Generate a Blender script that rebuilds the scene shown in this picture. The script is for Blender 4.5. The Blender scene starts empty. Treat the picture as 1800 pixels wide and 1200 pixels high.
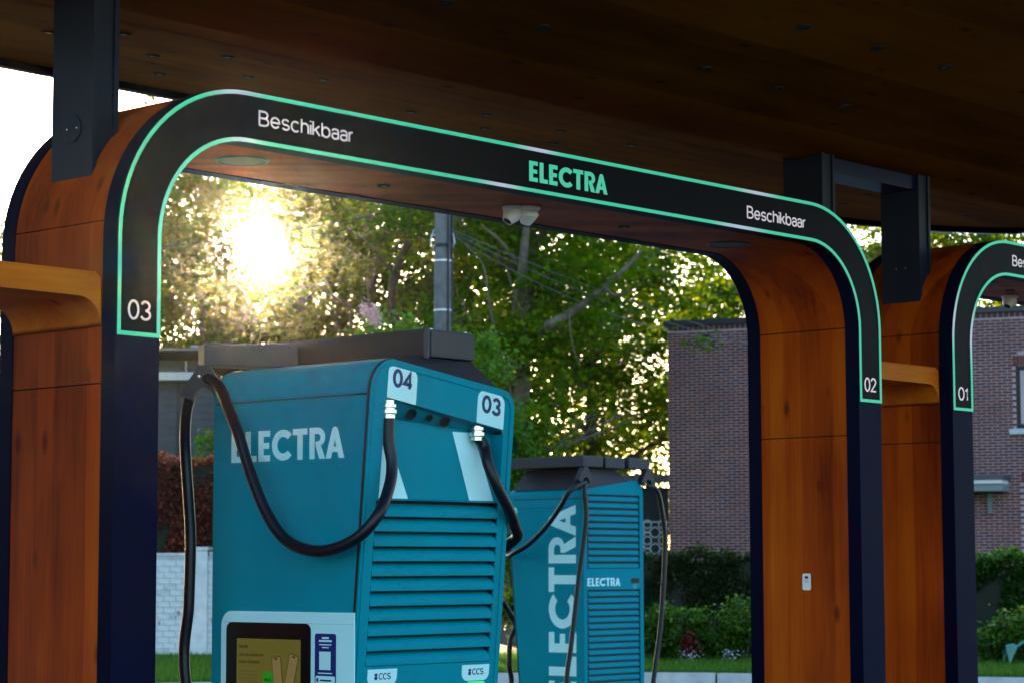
import bpy, bmesh, math, random
import numpy as np
from mathutils import Vector, Matrix

# ------------------------------------------------------------------ camera
SC = bpy.context.scene
COL = SC.collection
YAW, PITCH, ROLL, FPX, CZ = 0.7367, 0.0960, -0.0024, 4082.3, 1.6
fw = Vector((math.cos(YAW)*math.cos(PITCH), math.sin(YAW)*math.cos(PITCH), math.sin(PITCH)))
rt = Vector((math.sin(YAW), -math.cos(YAW), 0)); up = rt.cross(fw)
R2 = rt*math.cos(ROLL) + up*math.sin(ROLL); U2 = up*math.cos(ROLL) - rt*math.sin(ROLL)
cam_d = bpy.data.cameras.new('camera'); cam = bpy.data.objects.new('camera', cam_d); COL.objects.link(cam)
cam.matrix_world = Matrix(((R2.x, U2.x, -fw.x, 0), (R2.y, U2.y, -fw.y, 0), (R2.z, U2.z, -fw.z, CZ), (0, 0, 0, 1)))
cam_d.sensor_width = 36; cam_d.lens = FPX/1800*36
cam_d.clip_start = 0.1; cam_d.clip_end = 3000
cam_d.dof.use_dof = True; cam_d.dof.focus_distance = 9.0; cam_d.dof.aperture_fstop = 8
SC.camera = cam

# ------------------------------------------------------------------ sky, sun, exposure
SUN_AZ, SUN_EL = math.radians(48.48), math.radians(7.83)
sun_dir = Vector((math.cos(SUN_AZ)*math.cos(SUN_EL), math.sin(SUN_AZ)*math.cos(SUN_EL), math.sin(SUN_EL)))
world = bpy.data.worlds.new('World'); SC.world = world; world.use_nodes = True
nt = world.node_tree; nt.nodes.clear()
wo = nt.nodes.new('ShaderNodeOutputWorld'); bg = nt.nodes.new('ShaderNodeBackground')
sky = nt.nodes.new('ShaderNodeTexSky'); sky.sky_type = 'NISHITA'; sky.sun_disc = False
sky.sun_elevation = SUN_EL; sky.sun_rotation = math.pi/2 - SUN_AZ
sky.air_density = 1.0; sky.dust_density = .6; sky.ozone_density = 2.2
bg.inputs['Strength'].default_value = 0.15
nt.links.new(sky.outputs[0], bg.inputs['Color'])
# the visible sun itself: a disc with its narrow aureole, in the sun's own direction
tc = nt.nodes.new('ShaderNodeTexCoord')
dp = nt.nodes.new('ShaderNodeVectorMath'); dp.operation = 'DOT_PRODUCT'; dp.inputs[1].default_value = sun_dir
nt.links.new(tc.outputs['Generated'], dp.inputs[0])
mr = nt.nodes.new('ShaderNodeMapRange'); mr.interpolation_type = 'SMOOTHSTEP'
mr.inputs['From Min'].default_value = math.cos(math.radians(0.95)); mr.inputs['From Max'].default_value = math.cos(math.radians(0.55))
mr.inputs['To Max'].default_value = 60
nt.links.new(dp.outputs['Value'], mr.inputs['Value'])
bg2 = nt.nodes.new('ShaderNodeBackground'); bg2.inputs['Color'].default_value = (1, .74, .42, 1)
nt.links.new(mr.outputs[0], bg2.inputs['Strength'])
ad = nt.nodes.new('ShaderNodeAddShader'); nt.links.new(bg.outputs[0], ad.inputs[0]); nt.links.new(bg2.outputs[0], ad.inputs[1])
nt.links.new(ad.outputs[0], wo.inputs['Surface'])
sl = bpy.data.lights.new('sun', 'SUN'); sl.energy = 3.0; sl.angle = math.radians(0.5); sl.color = (1, .72, .42)
so = bpy.data.objects.new('sun', sl); COL.objects.link(so); so.location = sun_dir*200
so.rotation_euler = sun_dir.to_track_quat('Z', 'Y').to_euler()
SC.view_settings.view_transform = 'Standard'; SC.view_settings.look = 'None'
SC.view_settings.gamma = 1; SC.view_settings.exposure = 2.55
EXPF = 2**2.55
try: SC.view_settings.use_curve_mapping = False
except Exception: pass
SC.render.engine = 'CYCLES'
SC.cycles.use_denoising = True
SC.cycles.max_bounces = 6; SC.cycles.diffuse_bounces = 4; SC.cycles.transmission_bounces = 4
SC.cycles.volume_bounces = 0; SC.cycles.sample_clamp_indirect = 8

random.seed(5)
RNG = np.random.default_rng(11)

# ------------------------------------------------------------------ helpers
def ray(px, py): return fw + R2*((px-900)/FPX) + U2*((600-py)/FPX)
def at(px, py, x=None, y=None, z=None, d=None):
    r = ray(px, py)
    if x is not None: t = x/r.x
    elif y is not None: t = y/r.y
    elif z is not None: t = (z-CZ)/r.z
    else: t = d/math.hypot(r.x, r.y)
    return Vector((0, 0, CZ)) + r*t
H = Vector((math.cos(YAW), math.sin(YAW), 0)); S = Vector((math.sin(YAW), -math.cos(YAW), 0))
def bgp(px, d, z=0.0):                       # place beyond the station: bearing of a column of the view, distance, height
    return H*d + S*((px-900)/FPX*d) + Vector((0, 0, z))

MATS = {}
def nmat(name):
    m = bpy.data.materials.new(name); m.use_nodes = True
    return m, m.node_tree, m.node_tree.nodes['Principled BSDF']
def plain(name, col, rough=.5, metal=0., spec=.5, noise=0., nscale=8., bump=0., bscale=60.):
    if name in MATS: return MATS[name]
    m, t, b = nmat(name)
    b.inputs['Base Color'].default_value = (*col, 1); b.inputs['Roughness'].default_value = rough
    b.inputs['Metallic'].default_value = metal; b.inputs['Specular IOR Level'].default_value = spec
    if noise or bump:
        co = t.nodes.new('ShaderNodeTexCoord')
    if noise:
        n = t.nodes.new('ShaderNodeTexNoise'); n.inputs['Scale'].default_value = nscale; n.inputs['Detail'].default_value = 5
        t.links.new(co.outputs['Object'], n.inputs['Vector'])
        r = t.nodes.new('ShaderNodeMapRange'); r.inputs['From Min'].default_value = .3; r.inputs['From Max'].default_value = .7
        r.inputs['To Min'].default_value = 1-noise; r.inputs['To Max'].default_value = 1+noise
        t.links.new(n.outputs['Fac'], r.inputs['Value'])
        mx = t.nodes.new('ShaderNodeMix'); mx.data_type = 'RGBA'; mx.blend_type = 'MULTIPLY'; mx.inputs[0].default_value = 1
        mx.inputs[6].default_value = (*col, 1); t.links.new(r.outputs[0], mx.inputs[7]); t.links.new(mx.outputs[2], b.inputs['Base Color'])
        r2 = t.nodes.new('ShaderNodeMapRange'); r2.inputs['To Min'].default_value = rough-.08; r2.inputs['To Max'].default_value = rough+.08
        t.links.new(n.outputs['Fac'], r2.inputs['Value']); t.links.new(r2.outputs[0], b.inputs['Roughness'])
    if bump:
        n2 = t.nodes.new('ShaderNodeTexNoise'); n2.inputs['Scale'].default_value = bscale; n2.inputs['Detail'].default_value = 4
        t.links.new(co.outputs['Object'], n2.inputs['Vector'])
        bp = t.nodes.new('ShaderNodeBump'); bp.inputs['Strength'].default_value = bump; bp.inputs['Distance'].default_value = .01
        t.links.new(n2.outputs['Fac'], bp.inputs['Height']); t.links.new(bp.outputs[0], b.inputs['Normal'])
    MATS[name] = m; return m
def emis(name, col, st, base=(0, 0, 0)):
    m, t, b = nmat(name); b.inputs['Base Color'].default_value = (*base, 1)
    b.inputs['Emission Color'].default_value = (*col, 1); b.inputs['Emission Strength'].default_value = st/EXPF
    b.inputs['Roughness'].default_value = .3
    MATS[name] = m; return m
def wood(name, axis, c0, c1, c2, rough=.45, lam=.1, spec=.08):
    """board wood: grain stretched along axis, glued staves of width lam across it, knots"""
    m, t, b = nmat(name); N = t.nodes; L = t.links
    co = N.new('ShaderNodeNewGeometry')
    ax = 'XYZ'.index(axis)
    def noise(sc_along, sc_across, detail=6, dist=0.):
        mp = N.new('ShaderNodeMapping'); s = [sc_across]*3; s[ax] = sc_along; mp.inputs['Scale'].default_value = s
        L.new(co.outputs['Position'], mp.inputs['Vector'])
        n = N.new('ShaderNodeTexNoise'); n.inputs['Scale'].default_value = 1; n.inputs['Detail'].default_value = detail
        n.inputs['Distortion'].default_value = dist
        L.new(mp.outputs[0], n.inputs['Vector']); return n
    fine = noise(3.0, 70, 5, .6); broad = noise(.9, 8, 4, .4); blot = noise(1.1, 1.7, 4)
    # staves: white noise of the cell index across the grain
    sx = N.new('ShaderNodeSeparateXYZ'); L.new(co.outputs['Position'], sx.inputs[0])
    sm = N.new('ShaderNodeMath'); sm.operation = 'ADD'
    o = [i for i in range(3) if i != ax]
    L.new(sx.outputs[o[0]], sm.inputs[0]); L.new(sx.outputs[o[1]], sm.inputs[1])
    dv = N.new('ShaderNodeMath'); dv.operation = 'DIVIDE'; dv.inputs[1].default_value = lam; L.new(sm.outputs[0], dv.inputs[0])
    fl = N.new('ShaderNodeMath'); fl.operation = 'FLOOR'; L.new(dv.outputs[0], fl.inputs[0])
    wn = N.new('ShaderNodeTexWhiteNoise'); wn.noise_dimensions = '1D'; L.new(fl.outputs[0], wn.inputs['W'])
    def mad(a, k, bb):
        q = N.new('ShaderNodeMath'); q.operation = 'MULTIPLY_ADD'; L.new(a, q.inputs[0]); q.inputs[1].default_value = k
        if hasattr(bb, 'links'): L.new(bb, q.inputs[2])
        else: q.inputs[2].default_value = bb
        return q.outputs[0]
    f = mad(fine.outputs['Fac'], .38, -.20); f = mad(broad.outputs['Fac'], .65, f); f = mad(blot.outputs['Fac'], .75, f); f = mad(wn.outputs['Value'], .36, f)
    f = mad(f, 1.0, -.42)
    cr = N.new('ShaderNodeValToRGB'); e = cr.color_ramp.elements
    e[0].position = .12; e[0].color = (*c0, 1); e[1].position = .85; e[1].color = (*c2, 1)
    k = e.new(.45); k.color = (*c1, 1)
    L.new(f, cr.inputs[0])
    # knots
    mp = N.new('ShaderNodeMapping'); s = [7.]*3; s[ax] = 3.; mp.inputs['Scale'].default_value = s; L.new(co.outputs['Position'], mp.inputs['Vector'])
    vo = N.new('ShaderNodeTexVoronoi'); vo.inputs['Scale'].default_value = 1; L.new(mp.outputs[0], vo.inputs['Vector'])
    kr = N.new('ShaderNodeMapRange'); kr.inputs['From Min'].default_value = .05; kr.inputs['From Max'].default_value = .17
    kr.inputs['To Min'].default_value = .35; kr.inputs['To Max'].default_value = 1
    L.new(vo.outputs['Distance'], kr.inputs['Value'])
    mx = N.new('ShaderNodeMix'); mx.data_type = 'RGBA'; mx.blend_type = 'MULTIPLY'; mx.inputs[0].default_value = 1
    L.new(cr.outputs[0], mx.inputs[6]); L.new(kr.outputs[0], mx.inputs[7]); L.new(mx.outputs[2], b.inputs['Base Color'])
    b.inputs['Roughness'].default_value = rough; b.inputs['Specular IOR Level'].default_value = spec
    bp = N.new('ShaderNodeBump'); bp.inputs['Strength'].default_value = .15; bp.inputs['Distance'].default_value = .004
    L.new(fine.outputs['Fac'], bp.inputs['Height']); L.new(bp.outputs[0], b.inputs['Normal'])
    MATS[name] = m; return m
def leafmat(name, ramp, trans=.5):
    m, t, b = nmat(name); N = t.nodes; L = t.links
    a = N.new('ShaderNodeAttribute'); a.attribute_name = 'tint'
    cr = N.new('ShaderNodeValToRGB'); el = cr.color_ramp.elements
    el[0].position = ramp[0][0]; el[0].color = (*ramp[0][1], 1); el[1].position = ramp[-1][0]; el[1].color = (*ramp[-1][1], 1)
    for p, c in ramp[1:-1]:
        q = el.new(p); q.color = (*c, 1)
    L.new(a.outputs['Fac'], cr.inputs[0])
    L.new(cr.outputs[0], b.inputs['Base Color']); b.inputs['Roughness'].default_value = .45; b.inputs['Specular IOR Level'].default_value = .2
    tr = N.new('ShaderNodeBsdfTranslucent')
    g = N.new('ShaderNodeMix'); g.data_type = 'RGBA'; g.blend_type = 'MULTIPLY'; g.inputs[0].default_value = 1
    L.new(cr.outputs[0], g.inputs[6]); g.inputs[7].default_value = (2.7, 2.1, .4, 1)
    L.new(g.outputs[2], tr.inputs['Color'])
    mx = N.new('ShaderNodeMixShader'); mx.inputs[0].default_value = trans
    L.new(b.outputs[0], mx.inputs[1]); L.new(tr.outputs[0], mx.inputs[2]); L.new(mx.outputs[0], N['Material Output'].inputs['Surface'])
    MATS[name] = m; return m

def link(name, me, mat=None, parent=None):
    o = bpy.data.objects.new(name, me); COL.objects.link(o)
    if mat is not None and me is not None and not me.materials: me.materials.append(mat)
    if parent is not None: o.parent = parent
    return o
def tag(o, label=None, cat=None, group=None, kind=None):
    if label: o['label'] = label
    if cat: o['category'] = cat
    if group: o['group'] = group
    if kind: o['kind'] = kind
    return o
def thing(name, label, cat, loc=(0, 0, 0), rotz=0., group=None):
    o = bpy.data.objects.new(name, None); COL.objects.link(o); o.location = loc; o.rotation_euler = (0, 0, rotz)
    o.empty_display_size = .2
    return tag(o, label, cat, group)
def mesh(name, V, F, mat, parent=None, smooth=False):
    me = bpy.data.meshes.new(name); me.from_pydata([tuple(v) for v in V], [], F); me.update()
    if smooth: me.polygons.foreach_set('use_smooth', [True]*len(me.polygons))
    return link(name, me, mat, parent)
def bm_obj(name, bm, mat, parent=None, smooth=False, auto=None):
    bmesh.ops.recalc_face_normals(bm, faces=bm.faces)
    me = bpy.data.meshes.new(name); bm.to_mesh(me); bm.free()
    if smooth: me.polygons.foreach_set('use_smooth', [True]*len(me.polygons))
    if auto is not None:
        me.polygons.foreach_set('use_smooth', [True]*len(me.polygons)); me.set_sharp_from_angle(angle=math.radians(auto))
    return link(name, me, mat, parent)
def box(name, lo, hi, mat, parent=None, bev=0., M=None):
    bm = bmesh.new(); bmesh.ops.create_cube(bm, size=1)
    for v in bm.verts: v.co = Vector([(lo[i]+hi[i])/2 + v.co[i]*(hi[i]-lo[i]) for i in range(3)])
    if bev: bmesh.ops.bevel(bm, geom=list(bm.edges), offset=bev, segments=2, affect='EDGES', profile=.7)
    if M is not None: bmesh.ops.transform(bm, matrix=M, verts=bm.verts)
    return bm_obj(name, bm, mat, parent)
def catmull(P, n=10):
    P = [Vector(p) for p in P]; Q = [P[0]*2-P[1]] + P + [P[-1]*2-P[-2]]; out = []
    for i in range(1, len(Q)-2):
        a, b, c, d = Q[i-1:i+3]
        for k in range(n):
            t = k/n
            out.append(.5*((2*b) + (c-a)*t + (2*a-5*b+4*c-d)*t*t + (3*b-a-3*c+d)*t**3))
    out.append(P[-1]); return out
def tube_vf(path, rad, seg=10, V=None, F=None, cap=True):
    V = [] if V is None else V; F = [] if F is None else F
    path = [Vector(p) for p in path]; n = len(path); base = len(V)
    if not hasattr(rad, '__len__'): rad = [rad]*n
    nrm = None
    for i, p in enumerate(path):
        tg = (path[min(i+1, n-1)] - path[max(i-1, 0)])
        if tg.length < 1e-9: tg = Vector((0, 0, 1))
        tg.normalize()
        if nrm is None:
            nrm = tg.orthogonal().normalized()
        else:
            nrm = nrm - tg*nrm.dot(tg)
            nrm = nrm.normalized() if nrm.length > 1e-6 else tg.orthogonal().normalized()
        bn = tg.cross(nrm)
        for k in range(seg):
            a = 2*math.pi*k/seg
            V.append(p + (nrm*math.cos(a) + bn*math.sin(a))*rad[i])
    for i in range(n-1):
        for k in range(seg):
            F.append((base+i*seg+k, base+i*seg+(k+1) % seg, base+(i+1)*seg+(k+1) % seg, base+(i+1)*seg+k))
    if cap:
        F.append(tuple(base+k for k in range(seg))[::-1]); F.append(tuple(base+(n-1)*seg+k for k in range(seg)))
    return V, F
def tube(name, path, rad, mat, parent=None, seg=10):
    V, F = tube_vf(path, rad, seg); return mesh(name, V, F, mat, parent, True)
def lathe(name, prof, mat, parent=None, M=None, seg=24, auto=35):
    bm = bmesh.new(); rings = []
    for r, z in prof:
        rings.append([bm.verts.new((r*math.cos(2*math.pi*k/seg), r*math.sin(2*math.pi*k/seg), z)) for k in range(seg)] if r > 1e-6 else [bm.verts.new((0, 0, z))])
    for a, b in zip(rings[:-1], rings[1:]):
        for k in range(seg):
            q = [a[k % len(a)], a[(k+1) % len(a)], b[(k+1) % len(b)], b[k % len(b)]]
            q = list(dict.fromkeys(q))
            if len(q) > 2: bm.faces.new(q)
    if M is not None: bmesh.ops.transform(bm, matrix=M, verts=bm.verts)
    return bm_obj(name, bm, mat, parent, auto=auto)
def frame(o, u, v):                                      # matrix taking (x,y,z) to o + x u + y v + z (u x v)
    u = Vector(u).normalized(); v = Vector(v).normalized(); w = u.cross(v); o = Vector(o)
    return Matrix(((u.x, v.x, w.x, o.x), (u.y, v.y, w.y, o.y), (u.z, v.z, w.z, o.z), (0, 0, 0, 1)))
def flat(name, loops, depth, M, mat, parent=None):       # filled 2-D outline (holes allowed) with real thickness, z from 0 to depth
    cu = bpy.data.curves.new(name, 'CURVE'); cu.dimensions = '2D'; cu.fill_mode = 'BOTH'; cu.extrude = depth/2
    for lp in loops:
        s = cu.splines.new('POLY'); s.points.add(len(lp)-1)
        for i, p in enumerate(lp): s.points[i].co = (p[0], p[1], 0, 1)
        s.use_cyclic_u = True
    return curve_mesh(name, cu, depth, M, mat, parent)
def curve_mesh(name, cu, depth, M, mat, parent):
    tmp = bpy.data.objects.new('tmp', cu); COL.objects.link(tmp)
    dg = bpy.context.evaluated_depsgraph_get(); me = bpy.data.meshes.new_from_object(tmp.evaluated_get(dg))
    bpy.data.objects.remove(tmp); bpy.data.curves.remove(cu)
    me.transform(M @ Matrix.Translation((0, 0, depth/2))); me.name = name; me.update()
    me.materials.clear()
    return link(name, me, mat, parent)
def text(name, body, height, depth, M, mat, parent=None, width=None, bold=0.):
    """lettering: capitals `height` tall, baseline at M's origin, stretched to `width`"""
    cu = bpy.data.curves.new(name, 'FONT'); cu.body = body; cu.size = 1; cu.extrude = depth/2; cu.offset = bold; cu.resolution_u = 4
    tmp = bpy.data.objects.new('tmp', cu); COL.objects.link(tmp)
    dg = bpy.context.evaluated_depsgraph_get(); me = bpy.data.meshes.new_from_object(tmp.evaluated_get(dg))
    bpy.data.objects.remove(tmp); bpy.data.curves.remove(cu)
    n = len(me.vertices); c = np.empty(n*3); me.vertices.foreach_get('co', c); c = c.reshape(-1, 3)
    w0, w1 = c[:, 0].min(), c[:, 0].max(); h1 = c[:, 1].max(); h0 = max(0, c[:, 1].min())
    sy = height/(h1-h0); sx = width/(w1-w0) if width else sy
    c[:, 0] = (c[:, 0]-w0)*sx; c[:, 1] = (c[:, 1])*sy; c[:, 2] += depth/2
    me.vertices.foreach_set('co', c.ravel()); me.transform(M); me.update(); me.name = name; me.materials.clear()
    return link(name, me, mat, parent)
def arc(cx, cy, r, a0, a1, n=10): return [(cx+r*math.cos(math.radians(a0+(a1-a0)*i/n)), cy+r*math.sin(math.radians(a0+(a1-a0)*i/n))) for i in range(n+1)]
def rrect(x0, y0, x1, y1, r, n=5):
    r = [r]*4 if not hasattr(r, '__len__') else r        # bl, br, tr, tl
    P = []
    for (cx, cy, a), q in zip(((x0, y0, 180), (x1, y0, 270), (x1, y1, 0), (x0, y1, 90)), r):
        if q <= 0: P.append((cx, cy)); continue
        sx = 1 if cx == x0 else -1; sy = 1 if cy == y0 else -1
        P += arc(cx+sx*q, cy+sy*q, q, a, a+90, n)
    return P
def glyphs():
    A = lambda cx, cy, rx, ry, a0, a1, n=14: [(cx+rx*math.cos(math.radians(a0+(a1-a0)*i/n)), cy+ry*math.sin(math.radians(a0+(a1-a0)*i/n))) for i in range(n+1)]
    x = .36                                       # half x-height is .36 of the capitals
    return {
     'B': ([[(0, 0), (0, 1), (.32, 1)] + A(.32, .76, .22, .24, 90, -90) + [(0, .52)], [(.32, .52)] + A(.33, .26, .27, .26, 90, -90) + [(0, 0)]], .62),
     'e': ([[(.0, x), (.55, x)] + A(.275, x, .275, .36, 0, 325, 22)], .57),
     's': ([A(.235, .53, .215, .19, 25, 265, 12) + A(.245, .18, .225, .18, 85, -155, 12)], .47),
     'c': ([A(.28, x, .28, .36, 48, 312, 22)], .52),
     'h': ([[(0, 0), (0, 1)], [(0, .40)] + A(.23, .44, .23, .28, 180, 0, 12) + [(.46, 0)]], .46),
     'i': ([[(0, 0), (0, .70)], [(0, .90), (0, 1.0)]], .0),
     'k': ([[(0, 0), (0, 1)], [(.43, .70), (.02, .30)], [(.15, .44), (.46, 0)]], .46),
     'b': ([[(0, 0), (0, 1)], A(.27, x, .27, .36, 180, -180, 24)], .54),
     'a': ([A(.22, .52, .215, .20, 165, 0, 12) + [(.435, 0)], [(.435, .40), (.22, .40)] + A(.20, .20, .20, .20, 90, 270, 12) + A(.21, .20, .225, .20, -90, 0, 8)], .44),
     'r': ([[(0, 0), (0, .70)], [(0, .36)] + A(.22, .40, .22, .30, 180, 85, 8)], .24),
     '0': ([A(.28, .5, .28, .5, 90, 450, 30)], .56),
     '1': ([[(0, .78), (.10, .80), (.20, .92), (.20, 1), (.20, 0)]], .20),
     '2': ([A(.27, .72, .26, .28, 165, -35, 16) + [(.0, .0), (.55, 0)]], .55),
     '3': ([A(.26, .75, .235, .25, 160, -90, 16), A(.26, .25, .27, .25, 90, -160, 18)], .53),
     '4': ([[(.42, 0), (.42, 1), (.0, .28), (.58, .28)]], .58),
     'C': ([A(.36, .5, .36, .5, 48, 312, 26)], .66), 'S': ([A(.28, .74, .27, .26, 30, 262, 14) + A(.28, .25, .29, .25, 84, -150, 14)], .57)}
GLYPH = glyphs()
def lettering(name, body, height, depth, M, mat, parent, width, weight=.10, gap=.17):
    """grotesque lettering drawn as strokes, one mesh"""
    strokes = []; x = 0
    for ch in body:
        g, w = GLYPH[ch]
        for st in g: strokes.append([(px+x, py) for px, py in st])
        x += w+gap
    tw = x-gap; kx = (width-weight*height)/tw; ky = height*(1-weight); hw = weight*height/2
    V, F = [], []
    for si, st in enumerate(strokes):
        P = [Vector((px*kx+hw, py*ky+hw)) for px, py in st]
        Q = [P[0]]
        for p in P[1:]:
            if (p-Q[-1]).length > 1e-6: Q.append(p)
        P = Q; n = len(P); b = len(V); z0 = si*.00003
        closed = (P[0]-P[-1]).length < 1e-5
        for i, p in enumerate(P):
            d0 = (P[i]-P[i-1]).normalized() if i else ((P[0]-P[-2]).normalized() if closed else (P[1]-P[0]).normalized())
            d1 = (P[i+1]-P[i]).normalized() if i < n-1 else ((P[1]-P[0]).normalized() if closed else d0)
            t = (d0+d1); t = t.normalized() if t.length > 1e-6 else d0
            c = max(.45, t.dot(d0)); nv = Vector((-t.y, t.x))*hw/c
            e = Vector((0, 0)) if (0 < i < n-1 or closed) else (-d0*hw*.9 if i == 0 else d0*hw*.9)*0
            for q, zz_ in ((p+nv+e, 0), (p-nv+e, 0), (p-nv+e, depth), (p+nv+e, depth)): V.append(M @ Vector((q.x, q.y, z0+zz_)))
        for i in range(n-1):
            for k in range(4): F.append((b+4*i+k, b+4*i+(k+1) % 4, b+4*i+4+(k+1) % 4, b+4*i+4+k))
        F += [(b, b+1, b+2, b+3), (b+4*n-1, b+4*n-2, b+4*n-3, b+4*n-4)]
    return mesh(name, V, F, mat, parent)
# the heavy logo lettering, unit height, drawn letter by letter
def logo_loops():
    E = [[(0, 0), (.52, 0), (.52, .2), (.23, .2), (.23, .41), (.48, .41), (.48, .6), (.23, .6), (.23, .8), (.52, .8), (.52, 1), (0, 1)]]
    Lr = [[(0, 0), (.5, 0), (.5, .2), (.23, .2), (.23, 1), (0, 1)]]
    C_ = [arc(.5, .5, .5, 42, 318, 22) + arc(.5, .5, .27, 318, 42, 18)]
    T = [[(.2, 0), (.43, 0), (.43, .8), (.63, .8), (.63, 1), (0, 1), (0, .8), (.2, .8)]]
    Rr = [[(0, 0), (.22, 0), (.22, 1-.2), (.36, .8)] + arc(.36, .68, .12, 90, -90, 8)[1:] + [(.27, .56), (.27, .42), (.42, 0), (.68, 0), (.49, .44)] + arc(.36, .69, .31, -45, 90, 10) + [(0, 1)]]
    A = [[(0, 0), (.23, 0), (.285, .2), (.505, .2), (.56, 0), (.79, 0), (.52, .9)] + arc(.395, .875, .125, 15, 165, 8) + [(.27, .9)], [(.335, .37), (.455, .37), (.395, .62)]]
    out = []; x = 0
    for g, w, gap in ((E, .52, .13), (Lr, .5, .09), (E, .52, .09), (C_, .87, .06), (T, .63, .1), (Rr, .68, .02), (A, .79, 0)):
        out.append([[(px+x, py) for px, py in lp] for lp in g]); x += w+gap
    return out, x
LOGO, LOGO_W = logo_loops()
def logo(parent, name, height, width, depth, M, mat):
    k = width/LOGO_W
    for g in LOGO: flat(name, [[(x*k, y*height) for x, y in lp] for lp in g], depth, M, mat, parent)
def leaves(name, C, size, mat, parent=None, tint=None, up_bias=.3, kind=None):
    """C (n,3) centres -> n pointed leaf faces of the given size"""
    n = len(C); s = size*(.65+.7*RNG.random(n))
    a = RNG.normal(size=(n, 3)); a[:, 2] *= .6; a /= np.linalg.norm(a, axis=1)[:, None]
    w = RNG.normal(size=(n, 3)); w[:, 2] += up_bias*3*np.sign(w[:, 2]); b = np.cross(w, a); b /= np.linalg.norm(b, axis=1)[:, None]
    nn = np.cross(a, b)
    V = np.empty((n, 4, 3)); V[:, 0] = C-a*s[:, None]*.5; V[:, 2] = C+a*s[:, None]*.5
    V[:, 1] = C+b*(s*.36)[:, None]+nn*(s*.10)[:, None]; V[:, 3] = C-b*(s*.36)[:, None]+nn*(s*.10)[:, None]
    me = bpy.data.meshes.new(name); me.vertices.add(4*n); me.vertices.foreach_set('co', V.ravel())
    me.loops.add(4*n); me.loops.foreach_set('vertex_index', np.arange(4*n, dtype=np.int32))
    me.polygons.add(n); me.polygons.foreach_set('loop_start', np.arange(0, 4*n, 4, dtype=np.int32)); me.update(calc_edges=True)
    t = RNG.random(n) if tint is None else np.clip(tint, 0, 1)
    me.attributes.new('tint', 'FLOAT', 'FACE').data.foreach_set('value', t.astype(np.float32))
    o = link(name, me, mat, parent)
    if kind: o['kind'] = kind
    return o

# ------------------------------------------------------------------ materials
M_WOODV = wood('wood_upright', 'Z', (.14, .0125, .0003), (.34, .044, .0006), (.50, .095, .0015), .6)
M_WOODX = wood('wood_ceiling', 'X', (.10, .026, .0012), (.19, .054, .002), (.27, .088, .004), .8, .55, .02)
M_WOODB = wood('wood_beam', 'X', (.30, .052, .002), (.50, .120, .006), (.64, .21, .016), .6, .30)
M_NAVY = plain('navy_steel', (.003, .004, .020), .55, 0, .04, .10, 3, .03, 200)
M_POST = plain('post_steel', (.012, .016, .032), .5, 0, .15, .18, 5, .05, 60)
M_DARK = plain('dark_core', (.006, .006, .008), .7)
M_DISP = plain('display_black', (.0045, .004, .008), .5, 0, .04, .05, 30)
M_TEAL = plain('teal_paint', (.0, .215, .290), .55, 0, .04, .06, 2.5, .03, 400)
M_TEALD = plain('teal_louvre', (.0, .215, .290), .55, 0, .04, .05, 4)
M_CYAN = plain('pale_cyan', (.46, .80, .84), .45, 0, .5, .03, 5)
M_NAVYP = plain('navy_print', (.006, .012, .10), .5)
M_GLAND = plain('steel_gland', (.62, .62, .66), .28, 1.)
M_ARM = plain('arm_grey', (.026, .024, .034), .5, 0, .3, .08, 4, .03, 300)
M_RUB = plain('rubber', (.004, .004, .009), .42, 0, .3, .15, 20)
M_WHITE = plain('white_plastic', (.72, .72, .74), .4)
M_LENS = plain('lens_black', (.003, .003, .005), .3, 0, .25)
M_GREEN = emis('led_green', (.03, .58, .34), .85)
M_TXT = emis('led_text', (.62, .58, .66), .85)
M_LAMPG = emis('status_green', (.05, .9, .25), 1.0)
def led_strip():
    m, t, b = nmat('led_strip'); N = t.nodes; L = t.links
    g = N.new('ShaderNodeNewGeometry'); acc = None
    Y = 6.688
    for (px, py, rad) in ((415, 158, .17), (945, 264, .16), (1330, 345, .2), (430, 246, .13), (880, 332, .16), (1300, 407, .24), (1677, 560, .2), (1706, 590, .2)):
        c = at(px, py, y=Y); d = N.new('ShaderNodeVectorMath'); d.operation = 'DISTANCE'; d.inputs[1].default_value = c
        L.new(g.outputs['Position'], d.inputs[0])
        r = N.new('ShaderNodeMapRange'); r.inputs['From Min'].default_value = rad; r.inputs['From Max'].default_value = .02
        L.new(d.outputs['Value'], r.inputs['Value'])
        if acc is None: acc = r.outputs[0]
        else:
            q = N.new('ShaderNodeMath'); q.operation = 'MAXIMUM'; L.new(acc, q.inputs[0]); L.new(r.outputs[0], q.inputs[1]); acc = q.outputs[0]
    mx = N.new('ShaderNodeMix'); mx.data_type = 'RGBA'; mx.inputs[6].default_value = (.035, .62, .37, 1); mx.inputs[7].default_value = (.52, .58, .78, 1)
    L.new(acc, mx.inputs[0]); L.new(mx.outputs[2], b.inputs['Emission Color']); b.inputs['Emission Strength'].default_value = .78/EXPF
    b.inputs['Base Color'].default_value = (.02, .05, .04, 1)
    return m
M_STRIP = led_strip()

# ------------------------------------------------------------------ ground
M_ASPH = plain('asphalt', (.024, .024, .028), .9, 0, .2, .2, 1.5, .3, 60)
M_PAVE = plain('pale_paving', (.42, .41, .40), .8, 0, .3, .2, 1.5, .2, 40)
M_KERB = plain('kerb_concrete', (.36, .36, .37), .85, 0, .3, .15, 6, .3, 80)
M_SOIL = plain('soil', (.035, .030, .018), .95, 0, .2, .3, 3, .5, 20)
M_GRASSB = plain('turf', (.03, .07, .012), .9, 0, .2, .3, 2)
g = mesh('ground', [(-400, -400, 0), (700, -400, 0), (700, 700, 0), (-400, 700, 0)], [(0, 1, 2, 3)], M_ASPH); tag(g, kind='structure')
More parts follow.
